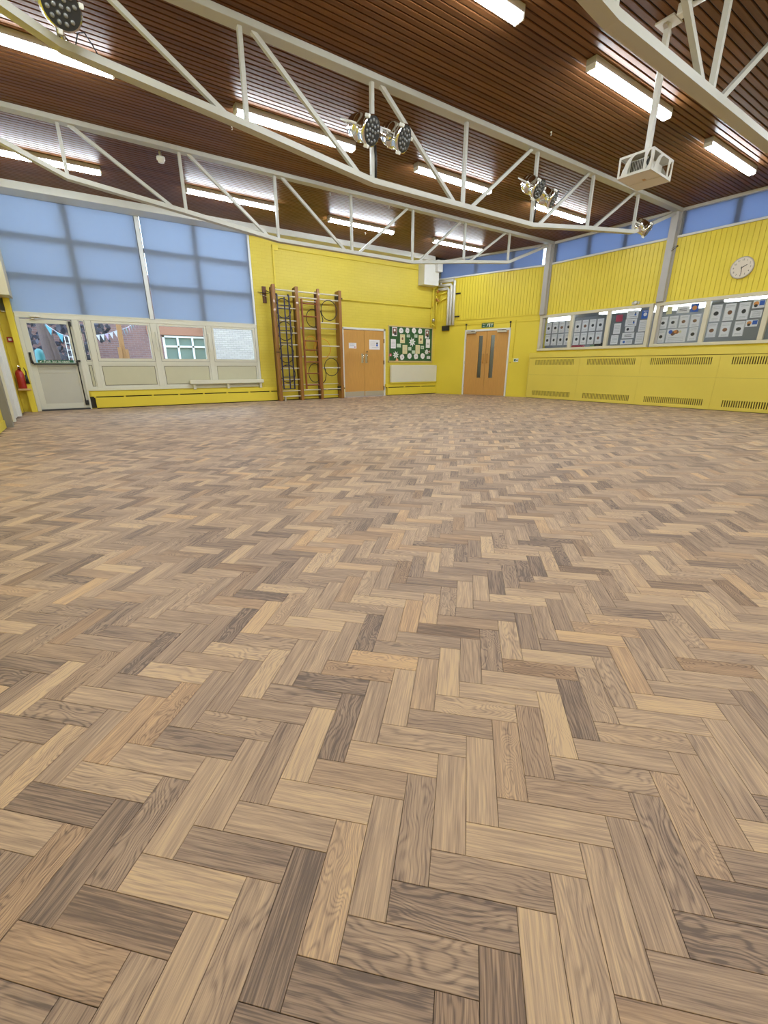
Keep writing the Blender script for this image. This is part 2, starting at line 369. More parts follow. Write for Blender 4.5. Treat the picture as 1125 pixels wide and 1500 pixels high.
def holed_plate(outer, holes, t):
    """Flat plate with round-cornered cut-outs (2D filled curve turned into a mesh)."""
    cu = bpy.data.curves.new('plate', 'CURVE'); cu.dimensions = '2D'; cu.fill_mode = 'BOTH'; cu.extrude = t / 2
    for poly in [outer] + holes:
        sp = cu.splines.new('POLY'); sp.points.add(len(poly) - 1); sp.use_cyclic_u = True
        for p, q in zip(sp.points, poly): p.co = (q[0], q[1], 0, 1)
    tmp = bpy.data.objects.new('tmp', cu); me = bpy.data.meshes.new_from_object(tmp)
    bpy.data.objects.remove(tmp); bpy.data.curves.remove(cu); me.materials.clear(); return me

# ================================================================== FLOOR
fl = MB().box(XL - 0.2, XR + 0.1, YF, YB + 0.15, -0.10, -0.012, 'subfloor').obj('floor'); struct(fl)
L, W, GAP, TH = 0.2295, 0.0690, 0.0005, 0.012
ra = Vector((1, 1)).normalized(); rb = Vector((1, -1)).normalized()
O = Vector((0.466, 0.393))
bl = MB(); h = L / 2 - GAP; q = W / 2 - GAP; c = 0.0005
blv = [(-h, -q, -TH), (h, -q, -TH), (h, q, -TH), (-h, q, -TH), (-h, -q, -c), (h, -q, -c), (h, q, -c), (-h, q, -c),
       (-h + c, -q + c, 0), (h - c, -q + c, 0), (h - c, q - c, 0), (-h + c, q - c, 0)]
blf = [(8, 9, 10, 11), (4, 5, 9, 8), (5, 6, 10, 9), (6, 7, 11, 10), (7, 4, 8, 11), (0, 1, 5, 4), (1, 2, 6, 5), (2, 3, 7, 6), (3, 0, 4, 7)]
bl.add(blv, blf, 'block'); bme = bl.mesh('parquet_block')
uvl = bme.uv_layers.new(name='UVMap')
for lp in bme.loops: v = bme.vertices[lp.vertex_index].co; uvl.data[lp.index].uv = (v.x, v.y)
blocks = []
fwd = cam.matrix_world.to_3x3() @ Vector((0, 0, -1)); Rinv = cam.matrix_world.inverted()
for i in range(-260, 260):
    for j in range(-60, 60):
        base = O - (ra + rb) * (W * i) + (rb - ra) * (L * j)
        for kind in (0, 1):
            if kind == 0: ctr = base + rb * (L / 2) + ra * (W / 2); ang = -45
            else: ctr = base + rb * (L + W / 2) + ra * (W - L / 2); ang = 45
            if not (XL < ctr.x < XR - 0.02 and YF + 0.1 < ctr.y < YB - 0.02): continue
            if ctr.y > P0.y and ctr.x > splay_x(ctr.y) + 0.05: continue
            p = Rinv @ Vector((ctr.x, ctr.y, 0)); d = -p.z
            seen = d > 0.15 and abs(p.x) < d * 0.98 and abs(p.y) < d * 1.28
            blocks.append((0 if seen else 1, (ctr.x ** 2 + ctr.y ** 2), ctr.x, ctr.y, ang))
blocks.sort(key=lambda b: (b[0], b[1]))
def tone():
    t = rnd.gauss(0.52, 0.145)
    if rnd.random() < 0.07: t = rnd.uniform(0.75, 0.93)
    if rnd.random() < 0.13: t = rnd.uniform(0.12, 0.3)
    return (min(1, max(0.05, t)), rnd.random(), rnd.random(), 1)
far_v, far_f, far_t, far_uv = [], [], [], []
for n_, (s_, d_, x, y, a) in enumerate(blocks):
    tn = tone(); flip = rnd.choice((0, 180)); dz = rnd.uniform(-0.0003, 0.0)
    if n_ < 300:
        o = bpy.data.objects.new('parquet_block', bme); col.objects.link(o); o.parent = fl
        o.location = (x, y, dz); o.rotation_euler = (0, 0, R(a + flip)); o.color = tn
    else:
        ca, sa = math.cos(R(a + flip)), math.sin(R(a + flip)); b0 = len(far_v)
        far_v += [(x + vx * ca - vy * sa, y + vx * sa + vy * ca, vz + dz) for vx, vy, vz in blv]
        fs = blf[:5]
        for f in fs:
            far_f.append([b0 + k for k in f]); far_t.append(tn); far_uv += [blv[k][:2] for k in f]
fm = bpy.data.meshes.new('parquet_blocks_beyond'); fm.from_pydata(far_v, [], far_f); fm.materials.append(M['block_far'])
ul = fm.uv_layers.new(name='UVMap'); ul.data.foreach_set('uv', [c_ for u in far_uv for c_ in u])
at = fm.attributes.new('tone', 'FLOAT_COLOR', 'FACE'); at.data.foreach_set('color', [c_ for t_ in far_t for c_ in t_])
tag(link('parquet_blocks_beyond', fm, fl), kind='stuff')

# ================================================================== CEILING
ce = MB().box(XL - 0.2, XR + 0.35, YF, YB + 0.2, CEIL + 0.012, CEIL + 0.2, 'plank_bed').obj('ceiling'); struct(ce)
PW = 0.0795; pv = 0.010
pm = MB(); y0, y1 = 0.0, PW - 0.014
prof = [(y0, CEIL + 0.012), (y0, CEIL + 0.005), (y0 + 0.005, CEIL), (y1 - 0.005, CEIL), (y1, CEIL + 0.005), (y1, CEIL + 0.012)]
vs = [(x, y, z - CEIL) for x in (0, 1) for y, z in prof]; n6 = 6
pm.add(vs, [(j, j + 1, n6 + j + 1, n6 + j) for j in range(5)] + [tuple(range(6)), tuple(range(11, 5, -1))], 'plank'); pme = pm.mesh('plank')
yy = YF + 0.02
while yy < YB - 0.4:
    o = bpy.data.objects.new('plank', pme); col.objects.link(o); o.parent = ce
    xe = XR + 0.02 if yy < P0.y else splay_x(yy) + 0.04
    o.location = (XL, yy, CEIL); o.scale = (xe - XL, 1, 1); t_ = min(1, max(0, rnd.gauss(0.5, 0.2))); o.color = (t_, t_, t_, 1)
    yy += PW
# bulkhead over the glazing
bh = MB().box(XL, 10.02, 11.76, YB, 4.085, CEIL - 0.001, 'bulk').obj('trim_1', bevel=0.004); struct(bh)

# ================================================================== WALLS
# back wall: painted brick from the glazing to the corner
wb = sroot('wall_back', back(0, 0))
XC = splay_x(YB)
w_ = MB()
w_.box(4.22, 6.83, 0, CEIL, -0.2, 0, 'yellow_brick').box(8.40, XC + 0.12, 0, CEIL, -0.2, 0, 'yellow_brick').box(6.83, 8.40, 2.02, CEIL, -0.2, 0, 'yellow_brick')
w_.obj('brickwork', wb)
MB().box(0.13, 4.22, 0, 0.40, -0.2, 0, 'yellow').obj('low_brickwork', wb)
MB().box(XL - 0.2, -0.86, 0, 4.1, -0.2, 0.0, 'yellow').obj('end_pier', wb)
MB().box(4.80, 4.845, 2.95, 3.93, 0.0, 0.03, 'yellow').obj('vertical_batten', wb)
MB().box(0.12, 0.23, 0.02, 0.27, 0.0, 0.02, 'black').obj('pipe_opening', wb)
# left wall and the things built into it
wl = sroot('wall_left', leftw(0, 0))
MB().box(YF, 10.15, 0, CEIL, -0.2, 0, 'yellow').box(11.2, YB, 0, CEIL, -0.2, 0, 'yellow').box(10.15, 11.2, 2.1, CEIL, -0.2, 0, 'yellow').obj('panel', wl)
MB().box(10.08, 10.2, 0, 2.12, -0.02, 0.05, 'white').box(11.15, 11.3, 0, 2.12, -0.02, 0.05, 'white').box(10.2, 11.15, 2.02, 2.12, -0.02, 0.05, 'white').box(10.2, 11.15, 0, 2.02, -0.06, -0.01, 'white').obj('door_surround', wl)
MB().box(9.16, 9.28, 0, 2.9, 0.0, 0.10, 'post_grey').obj('upright_post', wl)
MB().box(YF, 9.16, 0, 0.12, 0, 0.015, 'yellow').box(9.28, 10.08, 0, 0.12, 0, 0.015, 'yellow').obj('skirting', wl)
b_ = MB().box(XL - 0.02, -0.81, 11.62, 12.2, 2.24, 4.085, 'cream').obj('trim_2', bevel=0.004); struct(b_)
struct(MB().box(-0.97, -0.87, 12.08, YB, 0, 2.24, 'yellow').obj('trim_3'))
# wall behind the camera
struct(MB().box(XL - 0.2, XR + 0.2, YF - 0.2, YF, 0, CEIL, 'yellow').obj('wall_front'))
# right wall, in bays between steel columns
wr = sroot('wall_right', right(0, 0))          # local x = -y
BAYS = [(8.62, 5.60), (5.40, 2.38), (2.18, -0.84)]
m_ = MB()
m_.box(-8.80, -YF, 0, 1.37, -0.18, 0, 'yellow')
m_.box(-8.80, -YF, 2.345, 3.655, -0.18, -0.012, 'yellow')
m_.box(0.84, -YF, 1.37, 2.345, -0.18, 0, 'yellow').box(0.84, -YF, 3.6, CEIL, -0.18, 0, 'yellow')
m_.obj('backing', wr)
CW = 0.095
cm = MB().box(0, CW - 0.008, 2.36, 3.655, 0, 0.014, 'yellow').mesh('plank', 0.003)
for (a, b) in BAYS:
    x = -a
    while x + CW < -b + 0.03:
        o = bpy.data.objects.new('plank', cm); col.objects.link(o); o.parent = wr; o.location = (x, 0, -0.012); x += CW
    MB().box(-a, -b, 3.65, 3.695, -0.05, 0.035, 'bulk').obj('clerestory_sill', wr, bevel=0.004)
    MB().box(-a, -b, 4.165, CEIL, -0.05, 0.03, 'bulk').obj('clerestory_head', wr, bevel=0.004)
    MB().box(-a, -b, 2.345, 2.362, -0.01, 0.022, 'yellow').obj('cladding_bead', wr)
# splayed corner wall
ws = sroot('wall_corner', splay(0, 0))         # local x = -s
SL = (P0 - Vector((XC, YB))).length
m_ = MB()
m_.box(-SL - 0.1, -2.56, 0, 2.40, -0.18, 0, 'yellow').box(-1.02, 0.05, 0, 2.40, -0.18, 0, 'yellow').box(-2.56, -1.02, 2.06, 2.40, -0.18, 0, 'yellow')
m_.box(-SL - 0.1, 0.05, 2.40, 3.655, -0.18, -0.012, 'yellow')
m_.obj('backing', ws)
x = -SL
cm2 = MB().box(0, CW - 0.008, 2.40, 3.655, 0, 0.014, 'yellow').mesh('plank', 0.003)
while x + CW < -0.1:
    o = bpy.data.objects.new('plank', cm2); col.objects.link(o); o.parent = ws; o.location = (x, 0, -0.012); x += CW
MB().box(-SL, -0.1, 3.65, 3.695, -0.05, 0.035, 'bulk').obj('clerestory_sill', ws, bevel=0.004)
MB().box(-SL, -0.1, 4.165, CEIL, -0.05, 0.03, 'bulk').obj('clerestory_head', ws, bevel=0.004)
MB().box(-SL, -0.1, 2.375, 2.395, 0, 0.02, 'yellow').box(-SL, 0.0, 2.27, 2.285, 0, 0.01, 'yellow').obj('cladding_bead', ws)
# steel columns
for i, yc in enumerate((8.74, 5.50, 2.28)):
    o = MB().box(XR - 0.10, XR + 0.02, yc - 0.075, yc + 0.075, 2.36, CEIL, 'column').box(XR - 0.02, XR + 0.06, yc - 0.11, yc + 0.11, 2.30, CEIL, 'column').box(XR - 0.01, XR + 0.03, yc - 0.08, yc + 0.08, 1.37, 2.36, 'column').obj('trim_%d' % (4 + i), bevel=0.004)
    struct(o)

# ================================================================== RIGHT WINDOWS (to the corridor) and the corridor
def interior_window(n, ya, yb, cuts):
    r_ = sroot('window_%d' % n, right(0, 0))
    z0, z1 = 1.37, 2.345
    MB().box(-ya, -yb, z1 - 0.07, z1, -0.04, 0.05, 'cream').obj('frame_head', r_, bevel=0.004)
    MB().box(-ya, -yb, z0, z0 + 0.065, -0.04, 0.055, 'cream').obj('frame_sill', r_, bevel=0.004)
    xs = [-ya] + [-c for c in cuts] + [-yb]
    for i, x in enumerate(xs):
        hw = 0.045; a = x if i == 0 else x - hw; b = x if i == len(xs) - 1 else x + hw
        if i == 0: b = x + 0.085
        if i == len(xs) - 1: a = x - 0.085
        MB().box(a, b, z0 + 0.065, z1 - 0.07, -0.04, 0.045, 'cream').obj('mullion', r_, bevel=0.004)
    for i in range(len(xs) - 1):
        MB().box(xs[i] + 0.03, xs[i + 1] - 0.03, z0 + 0.05, z1 - 0.05, -0.004, 0.002, 'glass').obj('pane', r_)
    return r_
interior_window(1, 8.81, 5.635, (7.765, 6.71))
interior_window(2, 5.565, 2.36, (4.495, 3.43))
interior_window(3, 2.20, -0.84, (1.2, 0.2))
struct(MB().box(11.86, 14.2, -0.9, 12.3, -0.05, 0.0, 'corr').obj('floor_corridor'))
struct(MB().box(14.0, 14.2, -0.9, 12.3, 0, 2.6, 'corr').obj('wall_corridor'))
struct(MB().box(11.86, 14.2, 12.3, 12.4, 0, 2.6, 'corr').box(11.86, 14.2, -1.0, -0.9, 0, 2.6, 'corr').obj('wall_corridor_end'))
struct(MB().box(11.86, 14.2, -0.9, 12.3, 2.45, 2.53, 'corr_ceil').obj('ceiling_corridor'))
for i, (y, x, ln, lab) in enumerate(((9.45, 13.2, 1.3, 'corridor strip light seen through the window pane nearest the corner'), (5.75, 13.2, 1.3, 'corridor strip light seen in the window pane beside the second column'),
                              (6.95, 12.55, 1.05, 'corridor strip light seen above the red and blue notices'), (3.9, 12.55, 1.2, 'corridor strip light high in the window under the wall clock'))):
    t = thing('strip_light', lab, 'light', T((x, y, 2.45)))
    MB().box(-0.06, 0.06, -ln / 2, ln / 2, -0.05, 0.0, 'white').obj('body', t)
    MB().box(-0.09, 0.09, -ln / 2, ln / 2, -0.13, -0.05, 'tube_c').obj('diffuser', t)

# ================================================================== CLERESTORY WINDOWS AND BLINDS
def clerestory(n, mw, xa, xb, cuts, label, rgap=0.0):
    r_ = sroot('window_%d' % n, mw)
    MB().box(xa - 0.06, xa + 0.05, 3.66, 4.20, -0.10, -0.02, 'mullion_shade').obj('jamb', r_)
    for x in [xa + 0.04] + list(cuts) + [xb + 0.02]:
        hw = 0.055 if x in cuts else 0.04
        MB().box(x - hw, x + hw, 3.66, 4.20, -0.16, -0.095, 'mullion_shade').obj('mullion', r_)
    MB().box(xa, xb, 3.655, 3.70, -0.16, -0.105, 'white').box(xa, xb, 4.15, 4.21, -0.16, -0.105, 'white').obj('frame_rail', r_)
    xs = [xa] + list(cuts) + [xb]
    for i in range(len(xs) - 1):
        MB().box(xs[i] + 0.03, xs[i + 1] - 0.03, 3.68, 4.17, -0.138, -0.132, 'glass').obj('pane', r_)
    b = tag(MB().box(xa + 0.03, xb - rgap, 3.70, 4.165, -0.06, -0.057, 'blind_c').obj('roller_blind', None, mw), label, 'blind', 'clerestory roller blinds')
clerestory(4, splay(0, 0), -SL + 0.05, -0.12, (-2.35, -1.155), 'blue clerestory blind over the exit doors in the corner', 0.14)
clerestory(5, right(0, 0), -8.62, -5.60, (-7.595, -6.635), 'blue clerestory blind between the two grey columns')
clerestory(6, right(0, 0), -5.40, -2.38, (-4.355, -3.37), 'blue clerestory blind above the wall clock')
clerestory(7, right(0, 0), -2.18, 0.84, (-1.1, -0.1), 'blue clerestory blind nearest the camera end of the wall')

# ================================================================== BACK GLAZING
g = sroot('window_8', back(0, 0))              # upper glazing behind the blinds
for x in (-1.10, 0.36, 1.69, 2.88, 4.17): MB().box(x - 0.06, x + 0.06, 1.98, 4.2, -0.12, -0.02, 'mullion_shade').obj('mullion', g)
for z in (2.72, 3.44): MB().box(-1.1, 4.2, z - 0.045, z + 0.045, -0.11, -0.03, 'mullion_shade').obj('transom', g)
xs = (-1.10, 0.36, 1.69, 2.88, 4.17); zs = (1.98, 2.72, 3.44, 4.2)
for i in range(4):
    for j in range(3): MB().box(xs[i] + 0.05, xs[i + 1] - 0.05, zs[j] + 0.03, zs[j + 1] - 0.03, -0.127, -0.121, 'glass').obj('pane', g)
for (a, b, lab) in ((-1.06, 1.635, 'wide blue-grey roller blind lowered over the exit door'), (1.755, 4.155, 'blue-grey roller blind lowered beside the climbing frame wall')):
    t = thing('roller_blind', lab, 'blind', back(0, 0), 'tall roller blinds')
    MB().box(a, b, 2.0, 4.085, 0.018, 0.021, 'blind').obj('fabric', t)
    MB().box(a, b, 1.985, 2.01, 0.018, 0.036, 'frame_pale').obj('bottom_bar', t)
MB().box(1.655, 1.735, 2.0, 4.085, -0.02, 0.012, 'upvc').obj('centre_cover', g)
MB().box(4.16, 4.21, 1.99, 4.085, -0.05, 0.014, 'upvc').obj('end_cover', g)
# lower glazing: sidelight and three top-hung lights over infill panels
g = sroot('window_9', back(0, 0))
MB().box(-0.86, 4.20, 1.90, 1.99, -0.14, 0.03, 'frame_pale').obj('transom', g, bevel=0.004)
MB().box(0.12, 4.20, 0.40, 0.47, -0.14, 0.03, 'frame_pale').obj('sill', g, bevel=0.004)
for x, hw in ((0.16, 0.05), (0.385, 0.06), (1.69, 0.065), (2.95, 0.06), (4.17, 0.035)):
    MB().box(x - hw, x + hw, 0.47, 1.90, -0.14, 0.025, 'frame_pale').obj('mullion', g, bevel=0.004)
for (a, b) in ((0.21, 0.325), (0.445, 1.625), (1.755, 2.89), (3.01, 4.135)):
    k = 0.02 if b - a < 0.2 else 0.055
    MB().box(a - 0.001, a + 0.006, 1.05, 1.90, -0.1, 0.021, 'seam').box(b - 0.006, b + 0.001, 1.05, 1.90, -0.1, 0.021, 'seam').obj('gasket', g)
    MB().box(a, b, 0.985, 1.045, -0.12, 0.015, 'frame_pale').box(a, b, 1.045, 1.05, -0.12, 0.0, 'seam').obj('rail', g)
    MB().box(a, a + k, 1.05, 1.90, -0.1, 0.02, 'frame_pale').box(b - k, b, 1.05, 1.90, -0.1, 0.02, 'frame_pale').box(a + k, b - k, 1.05, 1.05 + k * 1.1, -0.1, 0.02, 'frame_pale').box(a + k, b - k, 1.90 - k * 0.8, 1.90, -0.1, 0.02, 'frame_pale').obj('casement_frame', g)
    MB().box(a + k - 0.005, b - k + 0.005, 1.05 + k, 1.90 - k * 0.7, -0.05, -0.044, 'glass').obj('pane', g)
    MB().box(a, b, 0.47, 0.985, -0.12, -0.012, 'seam').obj('panel_bed', g)
    p = 0.04 if b - a > 0.2 else 0.024
    MB().box(a, a + p, 0.47, 0.985, -0.012, 0.006, 'frame_pale').box(b - p, b, 0.47, 0.985, -0.012, 0.006, 'frame_pale').box(a + p, b - p, 0.47, 0.47 + p, -0.012, 0.006, 'frame_pale').box(a + p, b - p, 0.985 - p, 0.985, -0.012, 0.006, 'frame_pale').obj('panel_border', g)
    p += 0.009
    MB().box(a + p, b - p, 0.47 + p, 0.985 - p, -0.012, 0.004, 'panel_beige').obj('infill_panel', g, bevel=0.006)
for x in (1.72, 2.93): MB().box(x - 0.02, x + 0.02, 1.30, 1.72, 0.025, 0.05, 'frame_pale').obj('window_stay', g, bevel=0.005)

# emergency exit door
d = sroot('door_1', back(0, 0))
MB().box(-0.87, -0.80, 0, 1.90, -0.12, 0.03, 'frame_pale').box(0.09, 0.13, 0, 1.90, -0.12, 0.03, 'frame_pale').obj('frame', d, bevel=0.004)
MB().box(-0.80, 0.10, 0, 0.03, -0.12, 0.05, 'mat_dark').obj('threshold', d)
lf = MB().box(-0.80, -0.70, 0.03, 1.88, -0.05, 0.0, 'frame_pale').box(-0.01, 0.09, 0.03, 1.88, -0.05, 0.0, 'frame_pale').box(-0.70, -0.01, 1.80, 1.88, -0.05, 0.0, 'frame_pale').box(-0.70, -0.01, 0.80, 1.0, -0.05, 0.0, 'door_grey').box(-0.70, -0.01, 0.03, 0.15, -0.05, 0.0, 'frame_pale').obj('leaf', d, bevel=0.004)
MB().box(-0.70, -0.01, 0.15, 0.80, -0.04, -0.008, 'door_grey').obj('lower_panel', d)
MB().box(-0.70, -0.01, 1.0, 1.80, -0.028, -0.022, 'glass').obj('pane', d)
pb = MB().bar((-0.74, 0.985, 0.05), (0.02, 0.985, 0.05), 0.03, 0.035, 'black').tube([(-0.765, 1.20, 0.015), (-0.765, 1.06, 0.035), (-0.745, 0.99, 0.05)], 0.02, 'black').box(-0.785, -0.745, 1.0, 1.22, 0.0, 0.03, 'black').obj('panic_bar', d)
MB().box(-0.72, 0.01, 0.99, 1.012, 0.04, 0.06, 'paper_g').obj('bar_cover', d)
MB().tube([(0.035, 0.12, 0.03), (0.035, 1.83, 0.03)], 0.011, 'black').box(0.015, 0.055, 0.95, 1.05, 0, 0.05, 'black').box(0.02, 0.075, 1.76, 1.86, 0, 0.05, 'black').box(0.02, 0.09, 0.10, 0.2, 0, 0.05, 'black').box(0.04, 0.10, 1.03, 1.07, 0, 0.04, 'black').obj('panic_bolt', d)
MB().box(-0.62, -0.44, 1.915, 1.955, 0.03, 0.075, 'alu').box(-0.6, -0.54, 1.87, 1.9, 0.0, 0.05, 'kick').obj('door_closer', d, bevel=0.005)
t = thing('push_bar_sign', 'long green push bar to open sign on the exit door glass', 'sign', back(-0.335, 1.04, 0.022))
MB().box(-0.33, 0.31, -0.028, 0.028, -0.04, -0.036, 'sign_green').obj('plate', t)
for wd_, x_ in (('Push', -0.165), ('bar', -0.035), ('to', 0.055), ('open', 0.165)): text_obj('lettering', wd_, 0.066, 'sign_white', t, T((x_, 0, -0.035)))
MB().prism([(-0.30, 0.0), (-0.285, -0.018), (-0.24, 0.02), (-0.287, 0.0)], -0.036, -0.034, 'sign_white').obj('arrow_mark', t)

# ================================================================== DOUBLE DOORS
def pull(mb, x, y, k, h=0.24):
    mb.tube([(x, y - h / 2, 0.0), (x, y - h / 2, 0.05), (x, y + h / 2, 0.05), (x, y + h / 2, 0.0)], 0.011, k)
d = sroot('door_2', back(7.615, 0))
MB().box(-0.79, -0.74, 0, 2.06, -0.05, 0.02, 'white').box(0.74, 0.80, 0, 2.06, -0.05, 0.02, 'white').box(-0.79, 0.80, 2.0, 2.06, -0.05, 0.02, 'white').obj('architrave', d, bevel=0.004)
MB().box(-0.8, 0.8, 0, 2.06, -0.2, -0.1, 'black').obj('store_darkness', d)
for s_, a, b in ((-1, -0.74, -0.004), (1, 0.004, 0.74)):
    MB().box(a, b, 0.01, 1.995, -0.045, 0.0, 'oak').obj('leaf', d, bevel=0.003)
    MB().box(a + 0.01, b - 0.01, 0.015, 0.165, 0.0, 0.004, 'kick').obj('kick_plate', d)
    xx = s_ * 0.075
    MB().box(xx - 0.04, xx + 0.04, 1.03, 1.31, 0, 0.004, 'alu').obj('pull_plate', d)
    pb = MB(); pull(pb, xx, 1.17, 'chrome'); pb.obj('pull_handle', d)
for z in (0.25, 1.05, 1.70): MB().box(0.735, 0.755, z - 0.06, z + 0.06, 0.0, 0.022, 'black').obj('hinge', d)
MB().lathe([(0.03, 0), (0.03, 0.02), (0.012, 0.025), (0.012, 0.05)], 'chrome', 14, (0.10, 1.37, 0)).obj('lock_cylinder', d)
def notice(mw, wd, ht, label, print_fn, group=None, k='paper', name='notice', cat='notice', out=0.001):
    mb = MB().box(-wd / 2, wd / 2, -ht / 2, ht / 2, 0, out, k)
    if print_fn: print_fn(mb, wd, ht, out)
    return tag(mb.obj(name, None, mw), label, cat, group)
def lines(mb, x0, x1, ys, z, k='ink_grey', t=0.006):
    for y in ys: mb.box(x0, x1, y - t / 2, y + t / 2, z, z + 0.0004, k)
def pr_small(mb, w_, h_, z): lines(mb, -w_ * .38, w_ * .25, [h_ * .3, h_ * .12, 0], z); mb.disc(w_ * .3, -h_ * .26, z, h_ * .13, 'ink_red', t=0.0005)
def pr_face(mb, w_, h_, z):
    lines(mb, -w_ * .4, w_ * .1, [h_ * .3, h_ * .2, h_ * .1, 0, -h_ * .1], z, t=0.004); mb.disc(w_ * .24, h_ * .14, z, h_ * .11, 'ink', t=0.0005); mb.disc(w_ * .24, -h_ * .06, z, w_ * .09, 'ink_blue', ry=h_ * .12, t=0.0006)
    lines(mb, -w_ * .25, w_ * .42, [-h_ * .28], z, 'ink')
notice(back(7.19, 1.54, 0.002), 0.27, 0.16, 'small white notice with red dot on left storeroom door leaf', pr_small)
notice(back(8.0, 1.585, 0.002), 0.40, 0.29, 'large white notice with portrait print on right storeroom door leaf', pr_face)

d = sroot('door_3', splay(1.79, 0))
MB().box(-0.79, -0.735, 0, 2.07, -0.06, 0.02, 'white').box(0.735, 0.79, 0, 2.07, -0.06, 0.02, 'white').box(-0.79, 0.79, 2.01, 2.07, -0.06, 0.02, 'white').obj('architrave', d, bevel=0.004)
for s_, a, b in ((-1, -0.735, -0.004), (1, 0.004, 0.735)):
    c0 = -0.20 if s_ < 0 else 0.215; va, vb = c0 - 0.075, c0 + 0.075
    MB().box(a, va, 0.01, 2.005, -0.045, 0, 'oak2').box(vb, b, 0.01, 2.005, -0.045, 0, 'oak2').box(va, vb, 0.01, 0.56, -0.045, 0, 'oak2').box(va, vb, 1.88, 2.005, -0.045, 0, 'oak2').obj('leaf', d)
    bd = MB()
    for x in (va, vb): bd.box(x - 0.008, x + 0.008, 0.555, 1.885, -0.003, 0.006, 'oak')
    bd.box(va, vb, 0.55, 0.566, -0.003, 0.006, 'oak').box(va, vb, 1.874, 1.89, -0.003, 0.006, 'oak').obj('glazing_bead', d)
    MB().box(va, vb, 0.56, 1.88, -0.026, -0.02, 'glass_door').obj('vision_panel', d)
    xx = s_ * 0.07
    pb = MB(); pull(pb, xx, 1.17, 'brass', 0.28); pb.obj('pull_handle', d)
    xa = -0.70 if s_ < 0 else 0.36
    MB().box(xa, xa + 0.32, 1.945, 2.005, 0.0, 0.07, 'alu').bar((xa + 0.28, 2.02, 0.05), (xa + 0.04, 2.03, 0.13), 0.02, 0.012, 'black').box(xa + 0.16, xa + 0.28, 2.0, 2.03, 0.02, 0.06, 'black').obj('door_closer', d, bevel=0.006)
for z in (0.3, 1.05, 1.75):
    for x in (-0.735, 0.735): MB().box(x - 0.01, x + 0.01, z - 0.05, z + 0.05, 0, 0.022, 'kick').obj('hinge', d)
struct(MB().box(-1.3, 1.3, 0, 2.4, -1.6, -1.5, 'lobby').box(-1.3, 1.3, 2.35, 2.45, -1.5, -0.2, 'lobby').box(-1.3, 1.3, -0.1, 0, -1.5, -0.05, 'lobby').box(-1.35, -1.3, 0, 2.4, -1.5, -0.2, 'lobby').box(1.3, 1.35, 0, 2.4, -1.5, -0.2, 'lobby').obj('wall_lobby', None, splay(1.79, 0)))
t = thing('strip_light', 'added unseen strip light brightening the lobby behind the double exit doors', 'light', splay(1.79, 2.33) @ T((0, 0, -0.9)))  # unseen lamp, added to brighten the lobby behind the door glass
MB().box(-0.6, 0.6, -0.06, 0.02, -0.05, 0.05, 'tube_c').obj('diffuser', t)
MB().box(-0.62, 0.62, 0.0, 0.02, -0.06, 0.06, 'white').obj('body', t)
# exit sign
t = thing('fire_exit_sign', 'green running man fire exit sign above the wooden double doors', 'sign', splay(1.79, 2.18, 0.002))
MB().box(-0.205, 0.205, -0.07, 0.07, 0, 0.004, 'sign_green').obj('plate', t)
for wd_, y_ in (('Fire', 0.03), ('exit', -0.03)): text_obj('lettering', wd_, 0.062, 'sign_white', t, T((-0.125, y_, 0.0045)))
MB().disc(0.02, 0.042, 0.0042, 0.012, 'sign_white', 10).bar((0.015, 0.026, 0.0046), (-0.005, -0.008, 0.0046), 0.02, 0.0008, 'sign_white', (0, 0, 1)).bar((-0.005, -0.008, 0.0046), (0.022, -0.024, 0.0046), 0.011, 0.0008, 'sign_white').bar((0.022, -0.024, 0.0046), (0.016, -0.05, 0.0046), 0.010, 0.0008, 'sign_white').bar((-0.005, -0.008, 0.0046), (-0.018, -0.032, 0.0046), 0.011, 0.0008, 'sign_white').bar((-0.018, -0.032, 0.0046), (-0.042, -0.038, 0.0046), 0.010, 0.0008, 'sign_white').bar((0.012, 0.022, 0.0046), (0.036, 0.006, 0.0046), 0.009, 0.0008, 'sign_white').bar((0.012, 0.022, 0.0046), (-0.022, 0.012, 0.0046), 0.009, 0.0008, 'sign_white').obj('running_man', t)
MB().box(0.052, 0.088, -0.055, 0.055, 0.004, 0.0048, 'sign_white').obj('doorway_mark', t)
MB().prism([(0.145, 0.055), (0.11, 0.012), (0.134, 0.012), (0.134, -0.055), (0.156, -0.055), (0.156, 0.012), (0.18, 0.012)], 0.004, 0.0048, 'sign_white').obj('arrow', t)
t = thing('call_button', 'small green exit release plate right of the double doors', 'button', splay(0.75, 1.11))
MB().box(-0.075, 0.075, -0.05, 0.05, 0, 0.014, 'sign_white').box(-0.06, 0.0, -0.035, 0.035, 0.014, 0.016, 'sign_green').obj('plate', t)
MB().box(0.015, 0.055, -0.02, 0.02, 0.014, 0.02, 'black').obj('button', t)
tag(MB().lathe([(0.02, 0), (0.02, 0.03), (0.012, 0.035)], 'brass', 10).obj('wall_stop', None, splay(0.93, 1.05)), 'tiny dark knob on the wall beside the exit release plate', 'knob')
for s_, lab in ((2.545, 'dark hook over left end of the double door head'), (1.03, 'dark hook over right end of the double door head')):
    tag(MB().lathe([(0.03, 0), (0.03, 0.02), (0.02, 0.03)], 'black', 10, (0, 0.03, 0)).box(-0.008, 0.008, -0.12, 0.03, 0, 0.02, 'black').obj('door_hook', None, splay(s_, 2.20)), lab, 'hook', 'door head hooks')

